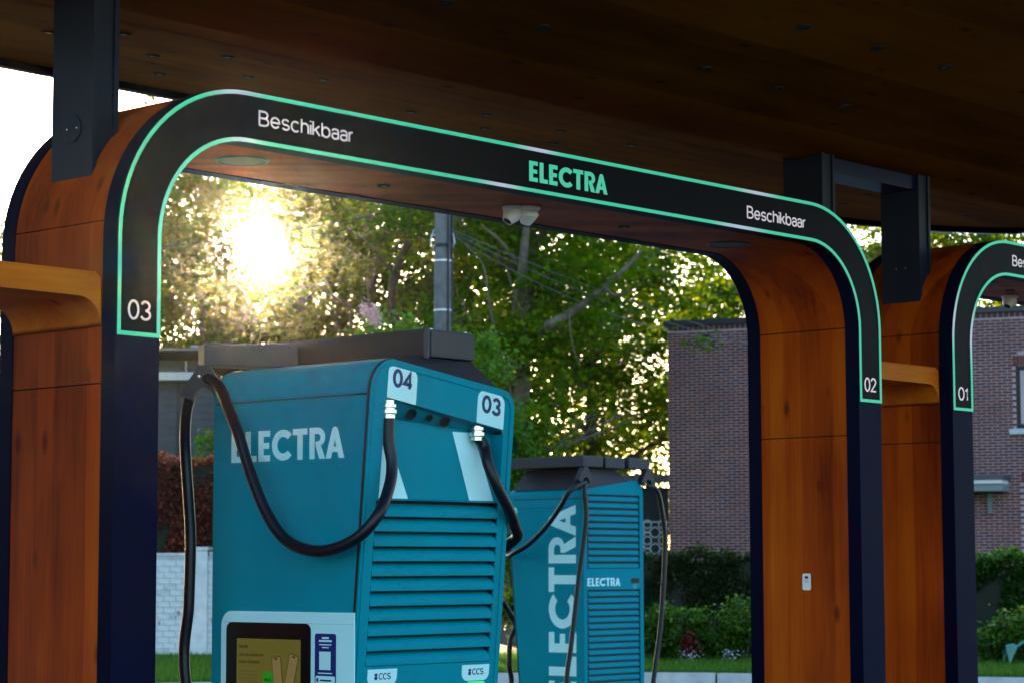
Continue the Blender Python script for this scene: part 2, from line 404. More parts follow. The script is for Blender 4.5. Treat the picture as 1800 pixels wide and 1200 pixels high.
# verge beyond the kerb, 0.12 m up
KPX = [(-500, 28.5), (60, 28.9), (420, 29.6), (800, 31.6), (1150, 31.9), (1330, 31.5), (1650, 30.6), (2100, 29.6), (2900, 28.0)]
kp = catmull([bgp(px, d) for px, d in KPX], 24)
pv = [Vector((p.x, p.y, .004)) for p in kp] + [Vector((p.x, p.y, .004))-H*2.4 for p in kp[::-1]]
v = mesh('paving', pv, [tuple(range(len(pv)))], M_PAVE); tag(v, kind='structure')
v = mesh('bounce_strip', [(-10, 8.9, .004), (26, 8.9, .004), (26, 11.7, .004), (-10, 11.7, .004)], [(0, 1, 2, 3)], M_PAVE); tag(v, kind='structure')  # unseen pale strip added to bounce light on to the rear ceiling
far = [bgp(2900, 95), bgp(-500, 95)]
poly = [Vector((p.x, p.y, .125)) for p in kp] + [Vector((p.x, p.y, .125)) for p in far]
v = mesh('lawn', poly, [tuple(range(len(poly)))], M_GRASSB); tag(v, kind='structure')
# kerb stones, about a metre each
kerb = thing('kerb', 'pale concrete kerb along the lawn behind the chargers', 'kerb')
acc = 0; start = kp[0]; L0 = 0; pts = [kp[0]]
for a, b in zip(kp[:-1], kp[1:]):
    seg = (b-a).length; n = max(1, int(seg/.05))
    pts += [a+(b-a)*(i+1)/n for i in range(n)]
cum = [0]
for a, b in zip(pts[:-1], pts[1:]): cum.append(cum[-1]+(b-a).length)
nst = int(cum[-1]/1.03); cum = np.array(cum)
for i in range(nst):
    a = pts[int(np.searchsorted(cum, i*1.03))]; b = pts[int(np.searchsorted(cum, (i+1)*1.03-.012))]
    t = (b-a).normalized(); nrm = Vector((-t.y, t.x, 0))
    if nrm.dot(H) < 0: nrm = -nrm
    dz = random.uniform(-.004, .004)
    Mx = frame((a+b)/2 + Vector((0, 0, dz)), t, nrm)
    box('kerb_stone', (-(b-a).length/2, -.12, -.05), ((b-a).length/2, .03, .15), M_KERB, kerb, .012, Mx)

# ------------------------------------------------------------------ timber arches
Y0, ZT, AR, SW = 6.6916, 3.4232, 0.6166, 0.2026
ZB = 2.4365
DF0, DF1, DB0, DB1 = 0.0, .080, .625, .705
def u_outline(xl, xr, inset, z0, n=18):
    """arch outline between outer offset `inset` and inner offset SW-inset"""
    o = inset; i = SW-inset
    P = [(xl+o, z0)] + arc(xl+AR, ZT-AR, AR-o, 180, 90, n) + arc(xr-AR, ZT-AR, AR-o, 90, 0, n) + [(xr-o, z0)]
    P += [(xr-i, z0)] + arc(xr-AR, ZT-AR, AR-i, 0, 90, n) + arc(xl+AR, ZT-AR, AR-i, 90, 180, n) + [(xl+i, z0)]
    return P
def edge_path(xl, xr, off, n=18):
    P = [(xl+off, 0.0)]
    for k in (.6, 1.2, 1.8, 2.4): P.append((xl+off, k))
    P += arc(xl+AR, ZT-AR, AR-off, 180, 90, n) + [(xl+(xr-xl)*k/8, ZT-off) for k in range(1, 8) if AR < (xr-xl)*k/8 < (xr-xl)-AR] + arc(xr-AR, ZT-AR, AR-off, 90, 0, n)
    for k in (2.4, 1.8, 1.2, .6, 0.): P.append((xr-off, k))
    return P
def strip_panel(name, path, y0, y1, th, mat, parent):
    V, F = [], []
    n = len(path)
    for i, (x, z) in enumerate(path):
        a = path[max(i-1, 0)]; b = path[min(i+1, n-1)]; tx, tz = b[0]-a[0], b[1]-a[1]; l = math.hypot(tx, tz) or 1
        nx, nz = -tz/l*th, tx/l*th
        V += [(x, y0, z), (x, y1, z), (x-nx, y1, z-nz), (x-nx, y0, z-nz)]
    for i in range(n-1):
        for k in range(4): F.append((4*i+k, 4*i+(k+1) % 4, 4*i+4+(k+1) % 4, 4*i+4+k))
    F += [(0, 1, 2, 3), (4*n-1, 4*n-2, 4*n-3, 4*n-4)]
    bm = bmesh.new(); vs = [bm.verts.new(q) for q in V]
    for f in F: bm.faces.new([vs[k] for k in f])
    return bm_obj(name, bm, mat, parent, auto=20)
def cut(path, cuts, gap):
    """split a polyline at arc lengths"""
    P = [Vector((x, z)) for x, z in path]; cum = [0]
    for a, b in zip(P[:-1], P[1:]): cum.append(cum[-1]+(b-a).length)
    tot = cum[-1]
    def pos(s):
        s = min(max(s, 0), tot)
        for i in range(len(P)-1):
            if s <= cum[i+1]+1e-9:
                k = (s-cum[i])/(cum[i+1]-cum[i]); return P[i].lerp(P[i+1], k)
        return P[-1]
    cs = [0]+[c if c >= 0 else tot+c for c in cuts]+[tot]; out = []
    for a, b in zip(cs[:-1], cs[1:]):
        a2, b2 = a+gap/2, b-gap/2
        q = [pos(a2)] + [p for p, c in zip(P, cum) if a2 < c < b2] + [pos(b2)]
        out.append([tuple(p) for p in q])
    return out
MXZ = lambda y: Matrix(((1, 0, 0, 0), (0, 0, -1, y), (0, 1, 0, 0), (0, 0, 0, 1)))     # (x,y,z)->(x, Y - z, y)
def arch(xl, xr, label, words, group='timber arches under the canopy'):
    A = thing('timber_arch', label, 'arch', ((xl+xr)/2, Y0+.35, 0), 0, group)
    inv = Matrix.Translation((-(xl+xr)/2, -(Y0+.35), 0))
    n0 = len(COL.objects)
    flat('front_frame', [u_outline(xl, xr, 0, 0)], DF1-DF0, MXZ(Y0+DF1), M_NAVY, A)
    flat('back_frame', [u_outline(xl, xr, 0, 0)], DB1-DB0, MXZ(Y0+DB1), M_NAVY, A)
    flat('core', [u_outline(xl, xr, .024, .01)], DB0-DF1-.004, MXZ(Y0+DB0-.002), M_DARK, A)
    legs = [2.2645, 2.5085, 2.862]
    inl = [2.2645, 2.82]
    for off, cs in ((.004, legs), (SW-.004, inl)):
        sgn = 1 if off < .1 else -1
        w = xr-xl
        mid = [] if w < 3.5 else [math.pi/2*AR+ZT+.9-AR, -(math.pi/2*AR+ZT+.9-AR)]
        for seg in cut(edge_path(xl, xr, off), cs+mid+[-c for c in cs[::-1]], .005):
            strip_panel('wood_panel', seg, Y0+DF1+.001, Y0+DB0-.001, .018*sgn, M_WOODV, A)
    d = flat('display_panel', [u_outline(xl, xr, .0015, ZB)], .004, MXZ(Y0-.0005), M_DISP, A)
    flat('light_strip', [u_outline(xl, xr, .002, ZB-.001), u_outline(xl, xr, .0175, ZB+.0145)], .003, MXZ(Y0-.0050), M_STRIP, d)
    for kind, body, x0, x1, z, h in words:
        if kind == 't': lettering('lettering', body, h, .002, MXZ(Y0-.0046) @ Matrix.Translation((x0, z, 0)), M_TXT, d, x1-x0, .115)
        else: logo(d, 'logo_letter', h, x1-x0, .002, MXZ(Y0-.0046) @ Matrix.Translation((x0, z, 0)), M_GREEN)
    for o in A.children_recursive: o.data.transform(inv)
    return A
XL, XR, X2, X3 = 5.2382, 10.2382, 10.9412, 13.62
arch(XL, XR, 'wide orange timber arch with black edges and a green light strip, numbered 03 and 02',
     [('t', 'Beschikbaar', 5.914, 6.42, 3.294, .062), ('l', '', 7.486, 8.018, 3.270, .090), ('t', 'Beschikbaar', 9.08, 9.572, 3.280, .062),
      ('t', '03', 5.289, 5.396, 2.494, .074), ('t', '02', 10.080, 10.188, 2.490, .074)])
arch(X2, X3, 'timber arch numbered 01, cut by the right edge of the photo',
     [('t', 'Beschikbaar', 11.603, 12.11, 3.283, .062), ('t', '01', 10.994, 11.090, 2.491, .074)])
arch(1.86, XL-.703, 'timber arch left of the arch numbered 03, outside the photo', [])
# stubby cross beams tying neighbouring arches, filleted into the legs
def tie_beam(xa, xb, label):
    r, z1, z0 = .105, 2.665, 2.576
    P = [(xa, z1)] + [(xb, z1)] if False else None
    top = [(xa, z1+.004)] + arc(xa+.035, z1-.035, .035, 150, 90, 4) + arc(xb-.035, z1-.035, .035, 90, 30, 4)
    bot = [(xb, z0-r)] + arc(xb-r, z0-r, r, 0, 90, 8) + arc(xa+r, z0-r, r, 90, 180, 8) + [(xa, z0-r)]
    T = thing('tie_beam', label, 'beam', ((xa+xb)/2, Y0+.36, z0), 0, 'beams tying neighbouring arches')
    o = flat('beam_board', [top[1:]+bot], .540, MXZ(Y0+DB0-.003), M_WOODB, T)
    o.data.transform(Matrix.Translation((-(xa+xb)/2, -(Y0+.36), -z0)))
    c = box('edge_cap', (xa+.03, Y0+DF1-.002, z1-.002), (xb-.03, Y0+DB0-.006, z1+.003), M_WOODB, T)
    c.data.transform(Matrix.Translation((-(xa+xb)/2, -(Y0+.36), -z0)))
tie_beam(XL-.703+.0015, XL-.0015, 'pale timber beam joining the left leg of arch 03, at the left edge')
tie_beam(XR+.0015, X2-.0015, 'short pale timber beam between the legs numbered 02 and 01')

# steel posts from the arch shoulders up to the canopy
ZC, YC = 3.735, 7.04
def post(x0, x1, zb, side, label):
    P = thing('steel_post', label, 'post', ((x0+x1)/2, Y0+.35, zb), 0, 'steel posts carrying the canopy')
    cx = (x0+x1)/2; top = ZC+.03
    L = lambda a: Vector((a[0]-cx, a[1]-(Y0+.35), a[2]-zb))
    def bx(n, lo, hi, m, bev=.003): return box(n, L(lo), L(hi), m, P, bev)
    y0, y1 = Y0+.225, Y0+.475
    bx('flange', (x0, y0, zb), (x0+.022, y1, top), M_POST)
    bx('flange', (x1-.022, y0+.002, zb), (x1, y1, top), M_POST)
    bx('web_cover', (x0+.022, y0+.012, zb), (x1-.022, y1-.012, top), M_POST, .002)
    fx = x0 if side < 0 else x1
    c = lathe('cover_plate', [(0, 0), (.051, 0), (.053, -.001), (.053, -.0045)], M_POST, P, frame(L((x0-.0045, Y0+.345, zb+.23)), (0, -1, 0), (0, 0, 1)), 28, 12)
    for s in (-1, 1):
        lathe('screw', [(0, .0022), (.003, .002), (.003, 0)], M_GLAND, c, frame(L((x0-.0048, Y0+.345+s*.03, zb+.23)), (0, -1, 0), (0, 0, 1)), 8)
sh = lambda dx: ZT-AR+math.sqrt(max(0, AR*AR-(AR-dx)**2))
post(XL+.055, XL+.178, sh(.055)-.05, -1, 'dark steel post on the left shoulder of arch 03')
post(XR-.178, XR-.055, sh(.055)-.05, 1, 'dark steel post rising behind the right shoulder of arch 02')
post(X2+.055, X2+.178, sh(.055)-.05, -1, 'dark steel post on the shoulder of arch 01')
post(X3-.178, X3-.055, sh(.055)-.05, 1, 'dark steel post on the far shoulder of arch 01, outside the photo')
post(XL-.703-.178, XL-.703-.055, sh(.055)-.05, 1, 'dark steel post left of the photo')

# ------------------------------------------------------------------ canopy
SF, SB = .16, .10
XA, XB, YF, YB = 3.75, 13.95, 3.6, 8.74
def zroof(y):
    # two slopes meeting in a soft valley over the posts
    a = SF*(YC-y) if y < YC else SB*(y-YC)
    w = .25; t = (y-YC)/w
    if abs(t) < 1:
        # smooth blend
        k = (t+1)/2; return ZC + (SF*(-t*w if t < 0 else 0)+SB*(t*w if t > 0 else 0)) + .012*(1-t*t)
    return ZC+a
def roof_outline(n=12):
    xa, xe = XA, 13.5
    P = [(xa+1-math.sin(a), YB-1+math.cos(a)) for a in np.linspace(math.pi/2, 0, n)]
    P += [(xe-1+math.sin(a), YB-1+math.cos(a)) for a in np.linspace(0, math.pi/2, n)]
    P += [(xe-1+math.cos(a), YF+1-math.sin(a)) for a in np.linspace(0, math.pi/2, n)]
    P += [(xa+1-math.sin(a), YF+1-math.cos(a)) for a in np.linspace(0, math.pi/2, n)]
    return P
canopy = thing('canopy_roof', 'large wooden canopy roof overhead with a folded ceiling and thin black edge', 'canopy', (6, 6, ZC))
def cmesh(name, dz0, mat, grow=0.):
    O = roof_outline(); xe = 13.5
    ys = sorted(set(list(np.linspace(YF, YC-.3, 16)) + list(np.linspace(YC-.3, YC+.3, 13)) + list(np.linspace(YC+.3, YB, 8))))
    def xmax(y):
        if y > YB-1: return 12.5+math.sqrt(max(0, 1-(y-(YB-1))**2))
        if y < YF+1: return 12.5+math.sqrt(max(0, 1-(YF+1-y)**2))
        return xe
    nx = 24; V = []; F = []
    for y in ys:
        xm = xmax(y)
        xn = XA+(13.5-xm)
        for i in range(nx+1): V.append((xn+(xm-xn)*i/nx-6, y-6, zroof(y)+dz0-ZC))
    for j in range(len(ys)-1):
        for i in range(nx): F.append((j*(nx+1)+i, j*(nx+1)+i+1, (j+1)*(nx+1)+i+1, (j+1)*(nx+1)+i))
    return mesh(name, V, F, mat, canopy, True)
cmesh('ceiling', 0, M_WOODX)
cmesh('roof_deck', .32, M_NAVY)
O = roof_outline(); V = []; F = []
for (x, y) in O:
    cxm, cym = 5, 5.5; dx, dy = (x-cxm), (y-cym)
    z = zroof(y)-ZC
    V += [(x-6, y-6, z-.035), (x-6, y-6, z+.33)]
for i in range(len(O)): j = (i+1) % len(O); F.append((2*i, 2*j, 2*j+1, 2*i+1))
tr = mesh('edge_trim', V, F, M_NAVY, canopy)
sm = tr.modifiers.new('t', 'SOLIDIFY'); sm.thickness = .05; sm.offset = 0
# valley beam between the posts
box('valley_beam', (XR-.06-6, YC-6-.10, -.060), (X2+.06-6, YC-6+.10, .02), plain('beam_blue', (.006, .012, .045), .3, 0, .12), canopy, .004)
# downlights
def downlight(p, nrm, rad, label, group):
    T = thing('downlight', label, 'downlight', p, 0, group)
    n = Vector(nrm).normalized(); q = n.to_track_quat('Z', 'Y').to_matrix().to_4x4()
    lathe('trim_ring', [(rad*.72, -.004), (rad*.74, .006), (rad, .006), (rad*1.02, 0.0)], M_DARK, T, q, 20)
    lathe('lens', [(0, .004), (rad*.4, .005), (rad*.70, -.002)], M_LENS, T, q, 20)
FR = [(785, 5), (953, 48), (1238, 121), (1365, 156), (1484, 187), (1413, 47), (1542, 85), (1661, 118)]
BK = [(85, 57), (218, 60), (268, 98), (400, 100), (280, 130), (435, 135), (568, 140), (722, 197), (855, 202), (852, 226), (986, 230), (972, 252), (1110, 255), (1482, 358), (1524, 343), (1698, 380)]
def hit(p, s, sg):
    d = ray(*p); t = (ZC-CZ-s*sg*YC)/(d.z-s*sg*d.y); return Vector((0, 0, CZ))+d*t
ORD = ('first', 'second', 'third', 'fourth', 'fifth', 'sixth', 'seventh', 'eighth')
def row(pts, s_, sg, rad, where, group):
    for i, p in enumerate(sorted(pts)):
        downlight(hit(p, s_, sg), (0, sg*s_, -1), rad, 'downlight in '+where+', '+ORD[i]+' from left', group)
row(FR[:5], SF, -1, .033, 'the dark front ceiling slope, row nearest the fold', 'downlights in the dark front slope')
row(FR[5:], SF, -1, .033, 'the dark front ceiling slope, outer row', 'downlights in the dark front slope')
near_ = [(218, 60), (400, 100), (568, 140), (855, 202), (986, 230), (1110, 255), (1524, 343), (1698, 380)]
mid_ = [(85, 57), (268, 98), (435, 135), (722, 197), (852, 226), (972, 252), (1482, 358)]
row(near_, SB, 1, .032, 'the paler rear ceiling strip, row nearest the fold', 'downlights in the rear strip')
row(mid_, SB, 1, .032, 'the paler rear ceiling strip, middle row', 'downlights in the rear strip')
row([(280, 130)], SB, 1, .032, 'the paler rear ceiling strip, outer row', 'downlights in the rear strip')
ZS = ZT-SW
for p, w in (((675, 328), 'left'), ((1097, 400), 'right')):
    c = at(*p, z=ZS); downlight((c.x, c.y, ZS+.004), (0, 0, -1), .03, 'round downlight under the beam of arch 03, on its '+w+' half', 'downlights under arch 03')
c = at(1775, 512, z=ZS); downlight((c.x, c.y, ZS+.004), (0, 0, -1), .03, 'round downlight under the beam of arch 01', 'downlights under arch 01')
for p, w in (((425, 283), 'the left corner of the arch lettered 03'), ((1280, 430), 'the right corner of the arch by 02'), ((1722, 500), 'the left corner of arch 01')):
    c = at(*p, z=ZS)
    T = thing('ceiling_speaker', 'large flat brown round cover under '+w, 'speaker', (c.x, c.y, ZS+.004))
    lathe('grille', [(0, -.006), (.098, -.006), (.100, -.004)], plain('grille_brown', (.10, .045, .02), .6, 0, .3, .2, 90), T, None, 36)
    lathe('rim', [(.100, .003), (.100, -.009), (.107, -.009), (.110, 0.0)], plain('rim_grey', (.05, .06, .065), .5), T, None, 36)
# cameras
def dome_cam(c, rz, tilt, label, s=1.):
    T = thing('security_camera', label, 'camera', c, rz, 'white cameras under the arches')
    lathe('base', [(0, 0), (.052*s, 0), (.052*s, -.012*s), (.044*s, -.018*s), (0, -.018*s)], M_WHITE, T, None, 28)
    Mh = Matrix.Translation((0, 0, -.022*s)) @ Matrix.Rotation(tilt, 4, 'Y')
    h = lathe('housing', [(0, .012*s), (.036*s, .010*s), (.047*s, -.004*s), (.040*s, -.026*s), (.026*s, -.056*s), (.024*s, -.060*s), (.02*s, -.060*s)], M_WHITE, T, Mh, 28)
    lathe('lens', [(0, -.064*s), (.012*s, -.063*s), (.021*s, -.058*s), (.021*s, -.054*s)], M_LENS, h, Mh, 20)
c = at(903, 364, z=ZS+.003); dome_cam(c, YAW+2.2, -.65, 'white cone-shaped camera under arch 03, the left one of a pair', 1.0)
c = at(930, 364, z=ZS+.003); dome_cam(c, YAW-2.6, .55, 'white camera with a dark lens under arch 03, the right one of a pair', 1.0)
c = at(1775, 520, z=ZS+.003); dome_cam(c, YAW+2.4, -.65, 'white camera under the beam of arch 01', 1.0)
# small notice on the inner side of leg 02
T = thing('notice_card', 'small white notice card on the timber leg numbered 02', 'notice', (XR-SW+.004-.003, 7.035, 1.512))
flat('card', [rrect(-.026, -.043, .026, .043, .008)], .002, frame((0, 0, 0), (0, -1, 0), (0, 0, 1)), M_WHITE, T)
flat('print', [rrect(-.010, .016, .010, .030, .003)], .001, frame((-.0022, 0, 0), (0, -1, 0), (0, 0, 1)), M_NAVYP, T)
for zz in (.004, -.002): box('print', (-.0034, -.012, zz), (-.0022, .012, zz+.003), plain('print_grey', (.3, .3, .36), .6), T)

# ------------------------------------------------------------------ chargers
CW, CD, LEAN = .782, .862, math.tan(math.radians(5))
ZTOPL, ZTOPR = 2.362, 2.266
def fy(z): return (2.22-z)*LEAN if z < 2.5 else 0
def body_outline(o=0., n=7):
    """front outline (x,z), inset o"""
    sl = (ZTOPR-ZTOPL)/CW
    P = [(o, .06+o)]
    # left shoulder: radius .115, right shoulder: .085 on the sloping top
    rl, rr = .115, .085
    al = math.degrees(math.atan(sl))
    zl = lambda x: ZTOPL+sl*x
    cxl = rl; czl = zl(0)-rl*1.0+sl*rl*.5
    P += [(rl-(rl-o)*math.cos(a), czl+(rl-o)*math.sin(a)) for a in np.linspace(0, math.pi/2+sl, n)]
    czr = zl(CW)-rr*1.0-sl*rr*.9
    P += [(CW-rr+(rr-o)*math.sin(a), czr+(rr-o)*math.cos(a)) for a in np.linspace(-sl*-1*0+(-sl)*-1*0 + .12, math.pi/2, n)]
    P += [(CW-o, .06+o)]
    return P
def front_pt(x, z, out=0.): return Vector((x, fy(z)-out, z))
def build_charger(name, label, loc, rotz, plates, arm_dz, arms, group='teal charging stations'):
    T = thing(name, label, 'charger', loc, rotz, group)
    # dark carcass
    def shell(nm, o, y_in, y_back, mat):
        O = body_outline(o); V = []; n = len(O)
        for x, z in O: V.append((x, fy(z)+y_in, z))
        for x, z in O: V.append((x, y_back, z))
        F = [tuple(range(n)), tuple(range(2*n-1, n-1, -1))]
        for i in range(n): F.append((i, (i+1) % n, n+(i+1) % n, n+i))
        bm = bmesh.new(); vs = [bm.verts.new(q) for q in V]
        for f in F: bm.faces.new([vs[k] for k in f])
        bmesh.ops.triangulate(bm, faces=[f for f in bm.faces if len(f.verts) > 4])
        return bm_obj(nm, bm, mat, T)
    shell('carcass', .006, .08, CD-.012, M_DARK)
    # outer skins following the outline, with thin joints between them
    O = body_outline(0)
    def skin(nm, pts, y_in, y_back, th=.005):
        V = []; F = []; n = len(pts)
        for i, (x, z) in enumerate(pts):
            a = pts[max(i-1, 0)]; b = pts[min(i+1, n-1)]; tx, tz = b[0]-a[0], b[1]-a[1]; l = math.hypot(tx, tz) or 1
            nx, nz = tz/l*th, -tx/l*th
            yf = fy(z)+y_in
            V += [(x, yf, z), (x, y_back, z), (x+nx, y_back, z+nz), (x+nx, yf, z+nz)]
        for i in range(n-1):
            for k in range(4): F.append((4*i+k, 4*i+(k+1) % 4, 4*i+4+(k+1) % 4, 4*i+4+k))
        F += [(0, 1, 2, 3), (4*n-1, 4*n-2, 4*n-3, 4*n-4)]
        bm = bmesh.new(); vs = [bm.verts.new(q) for q in V]
        for f in F: bm.faces.new([vs[k] for k in f])
        return bm_obj(nm, bm, M_TEAL, T, auto=25)
    sz = 2.221
    up_pts = [(0, sz+.003)] + [p for p in O[1:-1] if p[1] > sz+.004] + [(CW, sz-.10)]
    up_pts = [p for p in up_pts]
    skin('top_cover', up_pts, .018, CD)
    skin('side_panel', [(0, .06), (0, .8), (0, 1.5), (0, sz-.004)], .018, CD)
    skin('side_panel', [(CW, sz-.104), (CW, 1.5), (CW, .8), (CW, .06)], .018, CD)
    # front panel with the two openings
    fo = body_outline(.004)
    rec = [(.082, 1.842), (.722, 1.842), (.722, 2.100)] + [(.712, 2.116), (.095, 2.208), (.082, 2.198)]
    lou = [(.062, 1.236), (.722, 1.236), (.722, 1.836), (.062, 1.836)]
    op = [(.062, 1.236), (.722, 1.236), (.722, 2.098), (.712, 2.116), (.100, 2.209), (.082, 2.196), (.075, 1.836), (.062, 1.836)]
    gk = flat('gasket', [body_outline(.0005), body_outline(.03)], .011, MXZ(.0185), M_DARK, T)
    for v in gk.data.vertices: v.co.y += fy(v.co.z)
    o = flat('front_panel', [fo, op], .008, MXZ(.008), M_TEAL, T)
    me = o.data
    for v in me.vertices: v.co.y += fy(v.co.z)
    # raised rim line round the front
    rim = flat('front_rim', [body_outline(.016), body_outline(.030)], .006, MXZ(.0015), M_TEAL, T)
    for v in rim.data.vertices: v.co.y += fy(v.co.z)
    # cable bay: sloping back panel (deep at the top), cheeks and dark soffit
    def Q(x, z, y): return (x, fy(z)+y, z)
    ZBT = lambda x: 2.146-(x-.076)*.066            # top line of the bay panel
    yb_ = .068
    bay = mesh('cable_bay', [Q(.076, 1.846, .030), Q(.722, 1.846, .030), Q(.722, ZBT(.722), yb_), Q(.076, ZBT(.076), yb_)], [(0, 1, 2, 3)], M_TEAL, T)
    def bandq(x0, x1, x2, x3, zt):           # pale stripe lying on the bay panel
        k = (zt-1.838)/(ZBT(.4)-1.838); y = .030+(yb_-.030)*min(k, 1)-.002
        mesh('pale_stripe', [Q(x0, 1.8465, .0285), Q(x1, 1.8465, .0285), Q(x3, zt, y), Q(x2, zt, y)], [(0, 1, 2, 3)], M_CYAN, bay)
    bandq(.078, .255, .078, .135, 2.135); bandq(.585, .721, .505, .62, 2.105)
    mesh('cheek', [Q(.7222, 1.838, .002), Q(.7222, 2.10, .002), Q(.7222, ZBT(.722), yb_), Q(.7222, 1.846, .03)], [(0, 1, 2, 3)], M_TEAL, bay)
    mesh('cheek', [Q(.0755, 1.838, .002), Q(.082, 2.20, .002), Q(.0765, ZBT(.076), yb_), Q(.0755, 1.846, .03)], [(0, 3, 2, 1)], M_TEAL, bay)
    mesh('bay_lip', [Q(.076, 1.838, .003), Q(.722, 1.838, .003), Q(.722, 1.8465, .030), Q(.076, 1.8465, .030)], [(0, 1, 2, 3)], M_TEAL, bay)
    mesh('soffit', [Q(.078, 2.2095, .004), Q(.722, 2.114, .004), Q(.722, ZBT(.722)+.0005, yb_), Q(.078, ZBT(.076)+.0005, yb_)], [(0, 1, 2, 3)], M_TEALD, bay)
    for x, s in ((.25, .020), (.345, .013), (.43, .020)):
        z = 2.2095-(x-.08)*.1456
        lathe('socket', [(0, -.006), (s, -.006), (s, .0015), (s*1.15, .0015), (s*1.15, -.004)], M_DARK, bay, frame(Q(x, (2.2095-(x-.08)*.1483+ZBT(x))/2-.002, .032), (1, 0, -.11), (0, -.55, .80)), 18)
    # louvres
    prof = [(.034, .0), (.022, -.006), (.010, -.013), (.003, -.022), (.0, -.032), (.001, -.047), (.004, -.0495), (.034, -.0495)]
    n = len(prof); V = []
    for x in (.064, .720):
        for y, z in prof: V.append((x, y, z))
    # rounded far end as in pressed louvres
    F = [(i, i+1, n+i+1, n+i) for i in range(n-1)] + [tuple(range(n))[::-1], tuple(range(n, 2*n))]
    me = bpy.data.meshes.new('louvre'); me.from_pydata(V, [], F); me.update(); me.materials.append(M_TEALD)
    me.polygons.foreach_set('use_smooth', [True]*len(me.polygons)); me.set_sharp_from_angle(angle=math.radians(40))
    for i in range(11):
        z = 1.833-.0541*i; o = link('louvre', me, None, T); o.location = (0, fy(z)+.002, z-.006)
    mesh('louvre_back', [Q(.06, 1.234, .04), Q(.724, 1.234, .04), Q(.724, 1.838, .04), Q(.06, 1.838, .04)], [(0, 1, 2, 3)], M_DARK, T)
    # numbered plates and plug badges
    Ml = lambda x, z, off: Matrix(((1, 0, 0, x), (0, -LEAN*-0, -1, fy(z)-off), (0, 1, 0, z), (0, 0, 0, 1)))
    def plate(x0, z0, w, h, body):
        sl = -.146
        def skew(o, zz0):
            for v in o.data.vertices:
                v.co.z += (v.co.x-x0)*sl; v.co.y += fy(v.co.z)
        o = flat('number_plate', [rrect(0, 0, w, h, [0.004, .004, .032, .032])], .003, Matrix(((1, 0, 0, x0), (0, 0, -1, -.0005), (0, 1, 0, z0), (0, 0, 0, 1))), M_CYAN, T); skew(o, z0)
        t = lettering('number', body, .068, .0015, Matrix(((1, 0, 0, x0+w*.15), (0, 0, -1, -.0038), (0, 1, 0, z0+.044), (0, 0, 0, 1))), M_NAVYP, o, w*.70, .19, .24); skew(t, z0)
    plate(.083, 2.2105, .150, .125, plates[0]); plate(.566, 2.140, .150, .125, plates[1])
    def badge(x0, z0):
        w, h = .150, .060
        o = flat('plug_badge', [rrect(0, 0, w, h, [.03, .03, .002, .002])], .002, Matrix(((1, 0, 0, x0), (0, 0, -1, -.0005), (0, 1, 0, z0), (0, 0, 0, 1))), M_CYAN, T)
        for v in o.data.vertices: v.co.y += fy(v.co.z)
        t = lettering('badge_lettering', 'CCS', .024, .001, Matrix(((1, 0, 0, x0+.056), (0, 0, -1, -.0028), (0, 1, 0, z0+.022), (0, 0, 0, 1))), M_NAVYP, o, .062, .15)
        for v in t.data.vertices: v.co.y += fy(v.co.z)
        for dz, r in ((.040, .0062), (.028, .0080)):
            s = flat('plug_mark', [rrect(-.007, -r*.8, .007, r*.8, .004)], .001, Matrix(((1, 0, 0, x0+.042), (0, 0, -1, -.0028), (0, 1, 0, z0+dz), (0, 0, 0, 1))), M_NAVYP, o)
            for v in s.data.vertices: v.co.y += fy(v.co.z)
    badge(.075, 1.166); badge(.572, 1.166)
    o = flat('status_light', [rrect(0, 0, .105, .035, .017)], .003, Matrix(((1, 0, 0, .600), (0, 0, -1, -.0005), (0, 1, 0, 1.128), (0, 0, 0, 1))), M_LAMPG, T)
    for v in o.data.vertices: v.co.y += fy(v.co.z)
    # left side: logo, screen panel
    SL = lambda y, z, off: frame((-off, y, z), (0, -1, 0), (0, 0, 1))
    logo(T, 'logo_letter', .116, .622, .0015, SL(.756, 1.992, .0004), M_CYAN)
    sp = flat('screen_surround', [rrect(0, 0, .728, .66, [.03, 0, 0, .055])], .004, SL(.802, .772, .0004), M_CYAN, T)
    flat('surround_groove', [[(.02, .617), (.726, .617), (.726, .6185), (.02, .6185)]], .0006, SL(.802, .772, .0045), plain('groove', (.20, .46, .52), .5), sp)
    bz = flat('screen_bezel', [rrect(0, 0, .466, .40, .028)], .004, SL(.768, .990, .0045), M_LENS, T)
    sg = emis('screen_glow', (.115, .108, .020), .75); tx = emis('screen_ink', (.035, .035, .008), .5)
    sc = flat('screen', [[(0, 0), (.353, 0), (.353, .208), (0, .208)]], .001, SL(.706, 1.122, .0086), sg, bz)
    S2 = lambda u, v: SL(.706-u, 1.122+v, .0097)
    logo(sc, 'screen_logo', .012, .048, .0004, S2(.014, .172), tx)
    def marks(nm, M0, widths, h, mat, par, gap=.006):          # print too blurred to read: word-long marks
        x = 0
        for w in widths: flat(nm, [[(x, 0), (x+w, 0), (x+w, h), (x, h)]], .0004, M0 @ Matrix.Translation((x*0, 0, 0)), mat, par); x += w+gap
    dim = emis('screen_dim', (.060, .055, .012), .75)
    marks('screen_print', S2(.014, .142), (.030, .018, .052, .018), .010, dim, sc); marks('screen_print', S2(.014, .116), (.042, .066), .010, dim, sc)
    for k in range(5): flat('screen_rule', [[(0, 0), (.105, 0), (.105, .0022), (0, .0022)]], .0004, S2(.014, .086-.013*k), dim, sc)
    flat('screen_tile', [rrect(0, 0, .052, .056, .003)], .0004, S2(.150, .030), emis('tile_green', (.01, .38, .02), .5), sc)
    marks('screen_print', S2(.156, .052) @ Matrix.Translation((0, 0, .0006)), (.024, .010), .010, emis('tile_print', (.005, .10, .01), .5), sc, .004)
